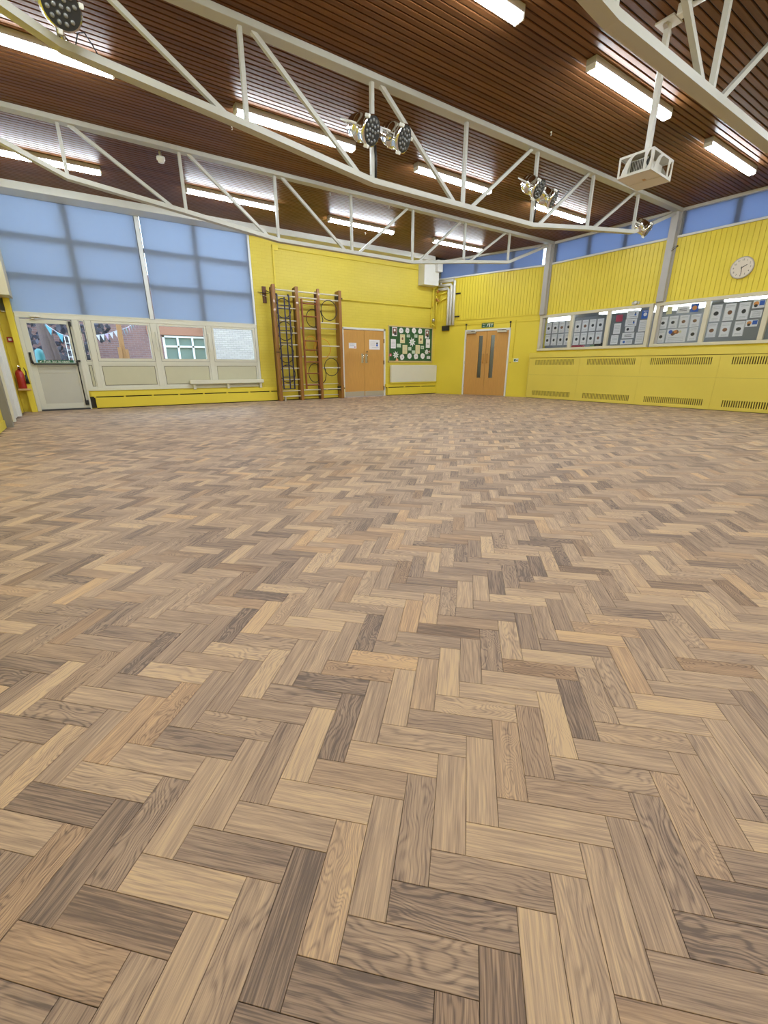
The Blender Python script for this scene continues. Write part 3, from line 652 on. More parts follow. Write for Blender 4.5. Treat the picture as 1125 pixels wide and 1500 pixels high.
# ================================================================== SKIRTING HEATERS, PANEL HEATERS
def skirting(xa, xb, label, cuts):
    t = thing('skirting_heater', label, 'heater', back(0, 0))
    MB().box(xa, xb, 0.02, 0.25, 0, 0.10, 'yellow').obj('casing', t, bevel=0.004)
    MB().box(xa - 0.07, xb, 0.275, 0.375, 0, 0.095, 'yellow').obj('top_rail', t, bevel=0.004)
    MB().box(xa, xb, 0.25, 0.275, 0, 0.06, 'dark').box(xa, xb, 0.0, 0.02, 0, 0.085, 'dark').obj('air_slot', t)
    n = max(2, int((xb - xa) / 0.55))
    for i in range(n + 1):
        x = xa + (xb - xa) * i / n; MB().box(x - 0.02, x + 0.02, 0.25, 0.275, 0.06, 0.098, 'yellow').obj('slot_bridge', t)
skirting(0.23, 6.80, 'long yellow skirting heater running under the blinds and climbing frame', 0)
skirting(8.46, 10.58, 'short yellow skirting heater under the cream panel heater', 0)
t = thing('panel_heater', 'cream flat panel heater under the green noticeboard', 'heater', back(9.57, 0))
MB().box(-0.99, 0.99, 0.42, 0.97, 0.03, 0.12, 'heater').obj('body', t, bevel=0.012)
MB().box(-1.03, 1.03, 0.385, 0.42, 0, 0.13, 'yellow').box(-0.95, 0.95, 0.405, 0.43, 0.0, 0.1, 'dark').obj('shelf', t)
t = thing('low_convector', 'low cream tubular heater on legs beneath the right window panes', 'heater', back(3.27, 0))
MB().box(-0.96, 0.96, 0.50, 0.60, 0.06, 0.15, 'heater').obj('body', t, bevel=0.012)
for x in (-0.85, 0.0, 0.88): MB().box(x - 0.03, x + 0.03, 0.377, 0.51, 0.05, 0.11, 'heater').obj('leg', t)

# yellow casing along the right wall
t = thing('heater_casing', 'long yellow boxed heater casing with slotted grilles under the corridor windows', 'heater', right(0, 0))
XO = 0.18
MB().box(-8.93, 2.0, 1.17, 1.315, 0.0, XO + 0.012, 'yellow_dull').obj('top_board', t, bevel=0.004)
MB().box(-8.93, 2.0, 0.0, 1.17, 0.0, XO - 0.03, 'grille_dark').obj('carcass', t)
MB().box(-8.945, -8.93, 0.0, 1.31, 0.0, XO + 0.012, 'yellow_dull').obj('end_panel', t)
starts = [8.93, 7.255, 5.615, 3.975, 2.33, 0.69]
for i in range(5):
    xa, xb = -starts[i] + 0.001, -starts[i + 1] - 0.001
    ga, gb = xa + 0.21, xa + 0.21 + 1.29
    for (z0, z1, h0, h1, nm) in ((0.6865, 1.16, 0.965, 1.115, 'upper_panel'), (0.012, 0.684, 0.085, 0.225, 'lower_panel')):
        MB().box(xa, ga, z0, z1, XO - 0.02, XO, 'yellow_dull').box(gb, xb, z0, z1, XO - 0.02, XO, 'yellow_dull').box(ga, gb, z0, h0, XO - 0.02, XO, 'yellow_dull').box(ga, gb, h1, z1, XO - 0.02, XO, 'yellow_dull').obj(nm, t)
        gr = MB(); n = 30
        for j in range(n + 1):
            x = ga + (gb - ga) * j / n; gr.box(x - 0.011, x + 0.011, h0, h1, XO - 0.014, XO - 0.001, 'yellow_dull')
        gr.obj('grille', t)

# ================================================================== NOTICEBOARD
t = thing('noticeboard', 'green noticeboard in light wood frame on the back wall', 'noticeboard', back(9.47, 1.62))
NW, NH = 0.94, 0.565
MB().box(-NW + 0.03, NW - 0.03, -NH + 0.03, NH - 0.03, 0, 0.012, 'board_green').obj('backing', t)
MB().box(-NW, -NW + 0.035, -NH, NH, 0, 0.022, 'board_frame').box(NW - 0.035, NW, -NH, NH, 0, 0.022, 'board_frame').box(-NW, NW, NH - 0.035, NH, 0, 0.022, 'board_frame').box(-NW, NW, -NH, -NH + 0.05, 0, 0.022, 'board_frame').obj('frame', t, bevel=0.003)
def nbm(u, v, o=0.013):     # from zoomed crop coordinates (x 130..1035, y 100..820) to the board
    return back(9.47 + (-NW + 0.035 + (u - 130) / 905 * (2 * NW - 0.07)), 1.62 + (NH - 0.035 - (v - 115 - (u - 130) * 0.045) / 690 * (2 * NH - 0.085)), o)
def pr_photo(mb, w_, h_, z): mb.box(-w_ * .4, w_ * .4, -h_ * .25, h_ * .4, z, z + 0.0004, 'ink_brown').disc(0, h_ * .15, z + 0.0003, w_ * .2, 'paper', t=0.0004).box(-w_ * .1, w_ * .4, -h_ * .4, -h_ * .1, z, z + 0.0006, 'ink')
def pr_draw(mb, w_, h_, z): mb.disc(0, 0, z, w_ * .18, 'ink_brown', t=0.0005, ry=h_ * .16); lines(mb, -w_ * .3, w_ * .3, [h_ * .38, -h_ * .36], z, 'ink_orange', 0.008)
def pr_text(mb, w_, h_, z): lines(mb, -w_ * .36, w_ * .36, [h_ * k for k in (.3, .15, 0, -.15, -.3)], z, 'ink_grey', 0.006)
def pr_squig(mb, w_, h_, z): lines(mb, -w_ * .3, w_ * .3, [0.01, -0.02], z, 'ink', 0.012)
sheets = [(238, 215, .20, .27, 'paper', pr_photo, 'photo sheet top left corner of the green noticeboard'),
          (925, 262, .18, .28, 'paper', pr_photo, 'photo sheet top right corner of the green noticeboard'),
          (400, 360, .20, .27, 'paper_y', pr_draw, 'yellow drawing with dark blob, upper left of noticeboard'),
          (790, 380, .20, .27, 'paper_y', pr_draw, 'yellow drawing with orange lines, upper right of noticeboard'),
          (452, 580, .20, .28, 'paper_y', pr_text, 'yellow writing sheet left of centre, lower half of noticeboard'),
          (725, 585, .19, .28, 'paper_y', pr_text, 'yellow writing sheet right of centre, lower half of noticeboard'),
          (213, 462, .20, .28, 'paper', pr_text, 'white writing sheet at left edge of the noticeboard'),
          (948, 465, .18, .28, 'paper', pr_squig, 'white sheet with squiggle at right edge of the noticeboard'),
          (522, 303, .14, .09, 'paper_g', pr_text, 'small mint card left above the white star'),
          (680, 305, .13, .10, 'paper_g', pr_text, 'small mint card right above the white star'),
          (325, 500, .17, .11, 'paper_g', None, 'plain mint card beside left writing sheet on noticeboard'),
          (555, 568, .13, .11, 'paper_g', None, 'plain mint card just below the white star'),
          (635, 640, .14, .10, 'paper_g', None, 'plain mint card between the two lower yellow sheets'),
          (828, 545, .14, .10, 'paper_g', pr_squig, 'small mint card with squiggle right of lower yellow sheet'),
          (970, 765, .15, .09, 'paper', pr_text, 'small white card in bottom right corner of noticeboard')]
for (u, v, a, b, k, fn, lab) in sheets: notice(nbm(u, v), a, b, lab, fn, 'sheets on the green noticeboard', k, 'paper_sheet', 'paper')
def blob(n, r, jag, seed):
    q = random.Random(seed); return [(r * (1 + jag * q.uniform(-1, 1)) * math.cos(2 * math.pi * i / n), r * (1 + jag * q.uniform(-1, 1)) * math.sin(2 * math.pi * i / n)) for i in range(n)]
ordn = ('first', 'second', 'third', 'fourth')
for i, (u, v) in enumerate(((370, 195), (500, 195), (637, 192), (770, 205))):
    tag(MB().prism(blob(9, 0.088, .12, i), 0, 0.002, 'paper').disc(0.01, 0, 0.002, 0.016, 'ink_grey', t=0.0004).obj('paper_plate', None, nbm(u, v)), '%s from left of the cut paper shapes along the noticeboard top' % ordn[i], 'paper', 'cut paper shapes on the noticeboard')
for i, (u, v) in enumerate(((395, 740), (550, 722), (690, 735), (840, 730))):
    tag(MB().prism(blob(9, 0.095, .12, i + 9), 0, 0.002, 'paper').disc(0.01, 0, 0.002, 0.018, 'ink_grey', t=0.0004).obj('paper_plate', None, nbm(u, v)), '%s from left of the cut paper shapes along the noticeboard bottom' % ordn[i], 'paper', 'cut paper shapes on the noticeboard')
def star(r, n=8): return [((r if i % 2 == 0 else r * .5) * math.cos(math.pi * i / n + .2), (r if i % 2 == 0 else r * .5) * math.sin(math.pi * i / n + .2)) for i in range(2 * n)]
for (u, v, r, lab) in ((603, 430, 0.15, 'white paper star in the centre of the noticeboard'), (265, 690, 0.13, 'white paper star near bottom left of the noticeboard'), (925, 645, 0.10, 'white paper star near bottom right of the noticeboard')):
    tag(MB().prism(star(r), 0, 0.003, 'paper').prism(star(r * .5), 0.003, 0.006, 'paper_g').obj('paper_star', None, nbm(u, v)), lab, 'paper star', 'paper stars on the noticeboard')
for (u, v, lab, k) in ((160, 690, 'red and white cut-out in bottom left corner of noticeboard', 'ink_red'), (290, 795, 'orange cut-out along the bottom edge of noticeboard', 'ink_orange'), (985, 640, 'brown cut-out at lower right edge of noticeboard', 'ink_brown')):
    tag(MB().prism(blob(7, 0.06, .25, u), 0, 0.002, k).disc(0, 0, 0.002, 0.02, 'paper', t=0.0004).obj('cut_out', None, nbm(u, v)), lab, 'paper')

# ================================================================== NOTICES IN THE CORRIDOR WINDOWS
def wn(y, z): return right(y, z, -0.012)
def pr_dot(mb, w_, h_, z):
    lines(mb, -w_ * .36, w_ * .36, [h_ * .38, h_ * .3], z, 'ink_grey', 0.006)
    mb.disc(rnd.uniform(-.05, .05) * w_, -h_ * .02, z, w_ * rnd.uniform(.19, .25), rnd.choice(('ink', 'ink', 'ink_brown')), t=0.0004, ry=h_ * .13)
    lines(mb, -w_ * .3, w_ * .3, [-h_ * .32, -h_ * .4], z, 'ink_grey', 0.005)
    for x in (-.46, .46): mb.box(w_ * x - 0.002, w_ * x + 0.002, -h_ * .46, h_ * .46, z, z + 0.0003, 'ink_grey')
def wnotice(ya, yb, za, zb, label, fn, k='paper', grp='notices in the corridor windows'):
    notice(wn((ya + yb) / 2, (za + zb) / 2), abs(ya - yb), abs(za - zb), label, fn, grp, k, 'window_notice', 'notice', 0.0015)
for r_, (za, zb, rn) in enumerate(((1.84, 2.13, 'upper'), (1.51, 1.81, 'lower'))):
    for i in range(4):
        y = 8.60 - i * 0.215
        wnotice(y, y - 0.175, za, zb, '%s white dotted notice, %s row, corridor pane nearest the corner' % (ordn[i], rn), pr_dot)
for r_, (za, zb, rn) in enumerate(((1.83, 2.12, 'upper'), (1.50, 1.80, 'lower'))):
    for i in range(4):
        y = 7.67 - i * 0.215
        wnotice(y, y - 0.18, za, zb, '%s white dotted notice, %s row, second corridor pane from the corner' % (ordn[i], rn), pr_dot)
tag(MB().box(-0.17, 0.17, -0.025, 0.025, 0, 0.10, 'ink_red').obj('red_folder', None, right(7.56, 1.46, -0.16)), 'flat dark red folder lying on the corridor side window ledge', 'folder')
tag(MB().box(-0.13, 0.10, 0.0, 0.09, 0, 0.10, 'black').obj('black_box', None, right(6.92, 1.43, -0.16)), 'low black box on window ledge below last dotted notice', 'box')
tag(MB().box(-0.06, 0.06, 0.0, 0.05, 0, 0.08, 'ink_green').obj('green_box', None, right(7.12, 1.43, -0.16)), 'small green box on the corridor window ledge', 'box')
def pr_pic(k):
    def f(mb, w_, h_, z): mb.disc(-w_ * .2, 0, z, h_ * .28, k, t=0.0004); lines(mb, 0, w_ * .4, [h_ * .2, 0, -h_ * .2], z, 'ink_grey', 0.006)
    return f
def pr_star(mb, w_, h_, z): mb.disc(0, 0, z, w_ * .3, 'ink_orange', t=0.0004)
def pr_white(mb, w_, h_, z): mb.disc(0, 0, z, w_ * .25, 'paper', t=0.0004); lines(mb, -w_ * .3, w_ * .3, [h_ * .36], z, 'paper', 0.012)
wnotice(6.53, 6.36, 2.01, 2.17, 'red notice top left of third corridor pane', None, 'ink_red')
wnotice(6.55, 6.37, 1.72, 1.97, 'white text sheet below the red notice', pr_text)
wnotice(6.58, 6.39, 1.47, 1.69, 'bottom white text sheet in the column under the red notice', pr_text)
wnotice(6.26, 5.98, 2.06, 2.24, 'white sheet with dark figure, top centre of third corridor pane', pr_face)
wnotice(6.27, 5.99, 1.88, 2.05, 'white sheet with grey figure, second in the centre column, third pane', pr_face)
wnotice(6.25, 6.02, 1.75, 1.87, 'white card with black disc, third in the centre column, third pane', pr_pic('ink'))
wnotice(6.30, 6.00, 1.60, 1.73, 'white card with black line, fourth in the centre column, third pane', pr_squig)
wnotice(6.32, 6.02, 1.46, 1.57, 'white card with blue line, bottom of the centre column, third pane', pr_pic('ink_blue'))
wnotice(5.90, 5.73, 2.03, 2.22, 'blue notice top right of third corridor pane', pr_white, 'ink_blue')
wnotice(5.92, 5.74, 1.74, 2.0, 'white text sheet below the blue notice', pr_text)
wnotice(5.95, 5.76, 1.46, 1.72, 'bottom white text sheet in the column under the blue notice', pr_text)
wnotice(5.34, 5.22, 2.08, 2.24, 'yellow medal-shaped notice at top of fourth corridor pane', None, 'paper_y')
wnotice(5.12, 4.86, 2.08, 2.22, 'grey card with dark smudge at top of fourth corridor pane', pr_squig)
wnotice(4.84, 4.68, 2.08, 2.25, 'blue and orange picture at top of fourth corridor pane', pr_star, 'ink_blue')
for i in range(4):
    y = 5.47 - i * 0.225
    wnotice(y, y - 0.195, 1.77, 2.03, '%s white dotted notice in the row below the yellow medal' % ordn[i], pr_dot)
wnotice(5.44, 5.27, 1.46, 1.74, 'white dotted notice left of the orange poster', pr_dot)
def pr_big(mb, w_, h_, z):
    q = random.Random(3)
    for i in range(9): mb.disc(q.uniform(-.35, .35) * w_, h_ * (.22 + q.uniform(-.1, .12)), z + 0.0001 * i, h_ * q.uniform(.09, .16), q.choice(('ink_orange', 'ink_orange', 'ink_blue', 'ink_brown', 'paper_y')), t=0.0004)
    lines(mb, -w_ * .4, w_ * .4, [-h_ * .15, -h_ * .27, -h_ * .39], z, 'ink_grey', 0.006)
wnotice(5.24, 4.82, 1.46, 1.75, 'wide orange illustrated poster in fourth corridor pane', pr_big)
wnotice(4.78, 4.60, 1.48, 1.76, 'white dotted notice right of the orange poster', pr_dot)
for i in range(3):
    y = 4.42 - i * 0.245
    wnotice(y, y - 0.195, 1.85, 2.18, '%s large white notice, upper row, pane under the clock' % ordn[i], pr_dot)
    wnotice(y + 0.0, y - 0.18, 1.53, 1.82, '%s large white notice, lower row, pane under the clock' % ordn[i], pr_dot)
def pr_two(mb, w_, h_, z): mb.box(0.01, w_ * .46, -h_ * .2, h_ * .4, z, z + 0.0004, 'ink_blue').disc(-w_ * .22, h_ * .05, z, h_ * .3, 'ink_orange', t=0.0004).disc(-w_ * .22, -h_ * .2, z, h_ * .2, 'ink', t=0.0006)
wnotice(3.70, 3.50, 2.05, 2.20, 'photo card with navy block at top of pane under the clock', pr_two)
wnotice(3.70, 3.51, 1.87, 2.01, 'white text card in middle of right column under the clock', pr_text)
wnotice(3.74, 3.54, 1.70, 1.83, 'lower photo card with navy block in pane under the clock', pr_two)
wnotice(3.30, 3.12, 1.55, 1.85, 'white notice in the last corridor pane at frame edge', pr_dot)
tag(MB().lathe([(0.03, 0), (0.05, 0.02), (0.05, 0.05), (0.03, 0.06)], 'alu', 16).box(-0.09, 0.09, -0.03, 0.03, 0, 0.02, 'kick').obj('window_sensor', None, right(6.08, 2.40, 0.003)), 'small grey sensor on the head of the corridor window', 'sensor')

# ================================================================== WALL CLOCK
t = thing('wall_clock', 'round grey wall clock with black numerals on yellow boarding', 'clock', right(4.03, 2.84, 0.004))
MB().lathe([(0.20, 0), (0.205, 0.02), (0.20, 0.035), (0.185, 0.04), (0.182, 0.03)], 'clock_rim', 36).obj('rim', t)
MB().disc(0, 0, 0.024, 0.183, 'clock_face', 36, 0.008).obj('dial', t)
for i in range(12):
    a = math.pi / 2 - 2 * math.pi * (i + 1) / 12
    text_obj('numeral', str(i + 1), 0.048, 'ink', t, T((0.145 * math.cos(a), 0.145 * math.sin(a), 0.0325)))
def hand(a, l_, w_, nm):
    mb = MB().bar((-0.02 * math.cos(a), -0.02 * math.sin(a), 0.036), (l_ * math.cos(a), l_ * math.sin(a), 0.036), w_, 0.002, 'black', (0, 0, 1)); mb.obj(nm, t)
hand(R(-86), 0.13, 0.010, 'minute_hand'); hand(R(28), 0.095, 0.013, 'hour_hand')
t = thing('camera_bracket', 'tiny dark wire bracket on the column beside the clock boarding', 'bracket', right(5.42, 3.43, 0.10))
MB().tube([(-0.02, -0.04, 0), (0.03, -0.02, 0.02), (0.12, 0.03, 0.03)], 0.007, 'black').obj('arm', t)
MB().tube([(-0.02, 0.01, 0), (0.1, 0.045, 0.01)], 0.004, 'black').lathe([(0.015, 0), (0.015, 0.03)], 'black', 8, (0.11, 0.03, 0.02)).obj('tip', t)

# ================================================================== ROOF TRUSSES
XV = [0.40, 1.97, 3.55, 5.13, 6.70, 8.28, 9.86]
ZV = [3.545, 3.375, 3.185, 3.185, 3.185, 3.375, 3.545]
def truss(y, label, dx=0.0):
    t = thing('roof_truss', label, 'truss', T((0, y, 0)), 'cream steel roof trusses')
    xe0, xe1 = XL, XR - 0.02
    MB().box(xe0, xe1, 0.0, 0.15, CEIL - 0.065, CEIL - 0.001, 'steel').obj('top_chord', t, bevel=0.004)
    pts = [(-0.98, 4.10)] + [(x + dx, z) for x, z in zip(XV, ZV)] + [(11.40, 4.12)]
    mb = MB()
    # swept bottom chord with mitred joints
    hh, d0, d1 = 0.062, 0.02, 0.13
    vs = []
    for i, (x, z) in enumerate(pts):
        a = pts[max(i - 1, 0)]; b = pts[min(i + 1, len(pts) - 1)]
        tx, tz = b[0] - a[0], b[1] - a[1]; ln = math.hypot(tx, tz); nx, nz_ = -tz / ln, tx / ln
        for (o, yy) in ((0, d0), (0, d1), (-hh, d1), (-hh, d0)): vs.append((x + nx * o, yy, z + nz_ * o))
    fs = [(0, 1, 2, 3), tuple(len(vs) - 1 - k for k in range(4))]
    for i in range(len(pts) - 1):
        for k in range(4): fs.append((i * 4 + k, i * 4 + (k + 1) % 4, i * 4 + 4 + (k + 1) % 4, i * 4 + 4 + k))
    mb.add(vs, fs, 'steel').obj('bottom_chord', t)
    yc = 0.075
    for x, z in zip(XV, ZV): MB().bar((x + dx, yc, z - 0.02), (x + dx, yc, CEIL - 0.06), 0.045, 0.045, 'steel', (0, 1, 0)).obj('post', t)
    ztop = CEIL - 0.065
    dg = [(-0.9, ztop, XV[0] - 0.16, ZV[0]), ]
    for i in range(3): dg.append((XV[i] + 0.13, ztop, XV[i + 1] - 0.16, ZV[i + 1]))
    for i in range(3, 6): dg.append((XV[i + 1] - 0.15, ztop, XV[i] + 0.16, ZV[i]))
    for (xa, za, xb, zb) in dg[1:]: MB().bar((xa + dx, yc, za + 0.01), (xb + dx, yc, zb - 0.02), 0.045, 0.045, 'steel', (0, 1, 0)).obj('brace', t)
    return t
truss(8.60, 'farthest cream roof truss, nearest the back wall'); truss(5.38, 'middle cream roof truss carrying the stage lights')
truss(2.20, 'nearest cream roof truss crossing over the projector pole', -0.12)

# ================================================================== CEILING LIGHTS
def batten():
    t = thing('ceiling_light', '', 'light')
    MB().box(-0.92, 0.92, -0.062, 0.062, -0.068, 0.0, 'column').obj('body', t, bevel=0.004)
    pr = [(-0.057, -0.068), (-0.055, -0.095), (-0.042, -0.118), (0.042, -0.118), (0.055, -0.095), (0.057, -0.068)]
    n = len(pr); v = [(-0.90, y, z) for y, z in pr] + [(0.90, y, z) for y, z in pr]
    MB().add(v, [(j, (j + 1) % n, n + (j + 1) % n, n + j) for j in range(n)] + [tuple(range(n))[::-1], tuple(range(n, 2 * n))], 'tube').obj('diffuser', t)
    for s_ in (-1, 1): MB().box(s_ * 0.91 - 0.012, s_ * 0.91 + 0.012, -0.058, 0.058, -0.116, -0.06, 'white').obj('end_cap', t, bevel=0.004)
    return t
proto = None
rows = [(10.2, 'in the far row above the back wall'), (6.97, 'in the row between far and middle trusses'), (3.79, 'in the row between middle and near trusses'), (0.57, 'in the row over the camera'), (-2.7, 'in the row behind the camera')]
for (y, rl) in rows:
    for i, x in enumerate((0.06, 3.28, 6.34, 9.50)):
        lab = '%s lit ceiling batten from the left %s' % (('first', 'second', 'third', 'fourth')[i], rl)
        if proto is None: t = proto = batten()
        else:
            t = proto.copy(); col.objects.link(t)
            for ch in proto.children: cc = ch.copy(); cc.parent = t; col.objects.link(cc)
        t.matrix_world = T((x, y, CEIL)); t['label'] = lab; t['group'] = 'lit ceiling battens'
# smoke detector and small hooks
t = thing('smoke_detector', 'small white smoke detector hanging from the ceiling near the far truss', 'detector', T((1.75, 8.98, CEIL)))
MB().lathe([(0.02, 0), (0.02, -0.07)], 'white', 10).obj('stem', t)
MB().lathe([(0.05, -0.07), (0.065, -0.075), (0.065, -0.115), (0.05, -0.12), (0.045, -0.15), (0.02, -0.155)], 'white', 18).obj('head', t)
for i, (x, y, lab) in enumerate(((2.49, 7.54, 'tiny white ceiling hook before the far truss at left'), (4.83, 8.98, 'tiny ceiling hook just behind the far truss'), (6.23, 8.92, 'tiny ceiling hook behind far truss, right of its centre'), (6.84, 10.87, 'tiny ceiling hook close to the back wall bulkhead'), (8.07, 9.02, 'tiny ceiling hook behind far truss toward the corner'), (6.45, 5.04, 'tiny ceiling hook in front of the middle truss'))):
    tag(MB().lathe([(0.012, 0), (0.012, -0.015)], 'white', 8).tube([(0, 0, -0.015), (0.012, 0, -0.035), (0, 0, -0.05), (-0.012, 0, -0.04)], 0.004, 'white', 6).obj('ceiling_hook', None, T((x, y, CEIL))), lab, 'hook', 'ceiling hooks')

# ================================================================== STAGE LIGHTS
def par_can(pos, target, label, mount, size=1.0):
    pos = Vector(pos); d = (Vector(target) - pos).normalized()
    rot = d.to_track_quat('Z', 'Y').to_matrix().to_4x4()     # local z = beam
    t = thing('stage_light', label, 'stage light', T(pos) @ rot @ Matrix.Scale(size, 4), 'chrome stage lights')
    MB().lathe([(0.045, -0.19), (0.085, -0.175), (0.10, -0.13), (0.103, -0.09), (0.112, -0.085), (0.112, -0.07), (0.108, -0.065), (0.108, 0.02), (0.116, 0.03), (0.122, 0.06), (0.122, 0.085)], 'chrome', 28).obj('housing', t)
    MB().disc(0, 0, 0.086, 0.113, 'black', 28, 0.004).obj('lens_plate', t)
    mb = MB(); spots = [(0, 0)] + [(0.042 * math.cos(R(60 * i)), 0.042 * math.sin(R(60 * i))) for i in range(6)] + [(0.082 * math.cos(R(30 * i + 15)), 0.082 * math.sin(R(30 * i + 15))) for i in range(11)]
    for (x, y) in spots: mb.lathe([(0.0155, 0.089), (0.013, 0.096), (0.007, 0.100)], 'lens', 10, (x, y, 0))
    mb.obj('lenses', t)
    for a in (20, 140, 260):
        x, y = 0.128 * math.cos(R(a)), 0.128 * math.sin(R(a))
        MB().box(x - 0.014, x + 0.014, y - 0.014, y + 0.014, 0.05, 0.10, 'white').obj('gel_clip', t, bevel=0.003)
    MB().tube([(0.125, 0, -0.02), (0.14, 0, -0.06), (0.14, 0, -0.21), (-0.14, 0, -0.21), (-0.14, 0, -0.06), (-0.125, 0, -0.02)], 0.009, 'white', 6).obj('yoke', t)
    q = (T(pos) @ rot @ Matrix.Scale(size, 4)).inverted() @ Vector(mount)
    MB().bar((0, 0, -0.21), q, 0.03, 0.03, 'chrome').lathe([(0.03, -0.02), (0.03, 0.02)], 'chrome', 10, q).obj('clamp', t)
    return t
par_can((3.36, 5.30, 3.60), (4.5, 2.2, 2.2), 'left stage light of the pair on the middle truss, facing forward', (3.55, 5.43, 3.62), 1.22)
par_can((3.84, 5.31, 3.64), (5.1, 2.6, 2.3), 'right stage light of the pair left of the truss centre', (3.57, 5.43, 3.60), 1.18)
par_can((6.52, 5.31, 3.62), (6.71, 4.54, 3.14), 'left stage light of the pair right of the truss centre', (6.70, 5.43, 3.62), 1.15)
par_can((6.93, 5.34, 3.56), (7.33, 4.62, 3.14), 'right stage light of the pair right of the truss centre', (6.72, 5.43, 3.58), 1.15)
par_can((10.10, 5.35, 3.60), (10.39, 4.67, 3.15), 'lone stage light at the right end of the middle truss', (9.88, 5.43, 3.60), 1.12)
par_can((0.41, 5.18, 3.64), (0.72, 1.0, 1.7), 'lone stage light at the left end of the middle truss', (0.42, 5.43, 3.55), 1.15)
tag(MB().tube([(3.57, 5.42, 3.55), (3.585, 5.42, 3.4), (3.58, 5.42, 3.19)], 0.014, 'black').obj('cable', None, None), 'black cable taped down the truss post under the stage light pair', 'cable')
tag(MB().tube([(6.73, 5.42, 3.5), (6.735, 5.42, 3.35), (6.72, 5.42, 3.19)], 0.010, 'black').obj('cable', None, None), 'black cable down the post under the right hand stage light pair', 'cable')
tag(MB().tube([(0.50, 5.42, 3.54), (0.53, 5.4, 3.62), (0.58, 5.4, 3.64), (0.63, 5.42, 3.58), (0.66, 5.42, 3.52)], 0.005, 'black', 6).obj('cable', None, None), 'thin black cable loop beside the leftmost stage light', 'cable')

# ================================================================== PROJECTOR IN ITS CAGE
pr = Matrix.Translation((5.70, 3.12, 2.92)) @ Matrix.Rotation(R(4), 4, 'Z')
t = thing('projector_pole', 'white ceiling pole holding the projector cage', 'pole', T((5.575, 3.06, 0)))
MB().bar((0, 0, 3.121), (0, 0, CEIL - 0.02), 0.055, 0.055, 'cage', (1, 0, 0)).obj('tube', t, bevel=0.006)
MB().box(-0.09, 0.09, -0.09, 0.09, CEIL - 0.02, CEIL - 0.002, 'cage').bar((-0.06, 0, CEIL - 0.03), (0.06, 0, CEIL - 0.09), 0.04, 0.03, 'alu').obj('ceiling_plate', t)
t = thing('ceiling_conduit', 'white cable conduit with junction box running from the projector pole', 'conduit', T((5.45, 2.86, CEIL)))
MB().box(-0.05, 0.05, -0.06, 0.04, -0.09, -0.002, 'white').obj('junction_box', t, bevel=0.006)
MB().tube([(0, -0.05, -0.05), (0.02, -2.6, -0.05)], 0.022, 'white', 10).obj('pipe', t)
t = thing('projector', 'white projector with dark lens inside the hanging cage', 'projector', pr)
MB().box(-0.22, 0.17, -0.11, 0.12, 0.02, 0.15, 'proj').obj('body', t, bevel=0.012)
MB().lathe([(0.055, 0), (0.055, 0.055), (0.045, 0.057)], 'black', 20, (-0.165, -0.11, 0.10), 'y').obj('lens', t)
vg = MB()
for i in range(9): vg.box(-0.226, -0.218, -0.085 + i * 0.017, -0.077 + i * 0.017, 0.045, 0.135, 'dark')
vg.obj('vent_grille', t)
MB().box(0.06, 0.075, -0.113, -0.109, 0.06, 0.075, 'black').obj('sensor_window', t)
MB().tube([(0.1, 0.12, 0.1), (0.16, 0.14, 0.13), (0.2, 0.1, 0.14), (0.1, 0.06, 0.15)], 0.006, 'black', 6).obj('lead', t)
t = thing('projector_cage', 'white metal security cage around the ceiling projector', 'cage', pr)
CWX, CDY, CH = 0.265, 0.175, 0.20
MB().box(-CWX, CWX, -CDY, CDY, 0.0, 0.012, 'ply').obj('base_plate', t)
MB().box(-CWX, CWX, -CDY, CDY, CH - 0.008, CH, 'cage').obj('top_plate', t)
def arcpts(cx, cy, r, a0, a1, n=8): return [(cx + r * math.cos(R(a0 + (a1 - a0) * i / n)), cy + r * math.sin(R(a0 + (a1 - a0) * i / n))) for i in range(n + 1)]
def side(wd, nm, mw):
    hw = wd / 2; e = 0.022
    F = lambda pts: [(hw * a, (e if b == 0 else CH - e if b == 1 else CH * b)) for a, b in pts]
    h1 = F([(-.89, 0), (-.74, 0), (-.70, .3), (-.60, .55), (-.46, .75), (-.28, 1), (-.89, 1)])
    h2 = F([(-.42, 0), (.52, 0), (.52, 1), (-.04, 1), (-.20, .78), (-.32, .52), (-.39, .3)])
    h3 = F([(.68, 0), (.74, 0), (.86, .3), (.90, .6), (.88, 1), (.80, 1), (.70, .7), (.66, .4)])
    me = holed_plate([(-hw, 0), (hw, 0), (hw, CH), (-hw, CH)], [h1, h2, h3], 0.006); me.materials.append(M['cage']); me.name = nm
    link(nm, me, t, mw)
side(2 * CWX, 'side_plate', T((0, -CDY, 0)) @ Matrix.Rotation(R(90), 4, 'X'))
side(2 * CWX, 'side_plate', T((0, CDY, 0)) @ Matrix.Rotation(R(90), 4, 'X'))
side(2 * CDY, 'side_plate', T((-CWX, 0, 0)) @ Matrix.Rotation(R(-90), 4, 'Z') @ Matrix.Rotation(R(90), 4, 'X'))
side(2 * CDY, 'side_plate', T((CWX, 0, 0)) @ Matrix.Rotation(R(90), 4, 'Z') @ Matrix.Rotation(R(90), 4, 'X'))
MB().box(0.02, 0.09, -0.17, 0.17, -0.003, 0.0, 'ply').box(-0.05, 0.0, -0.03, 0.0, -0.004, 0.0, 'shelf').obj('base_strap', t)

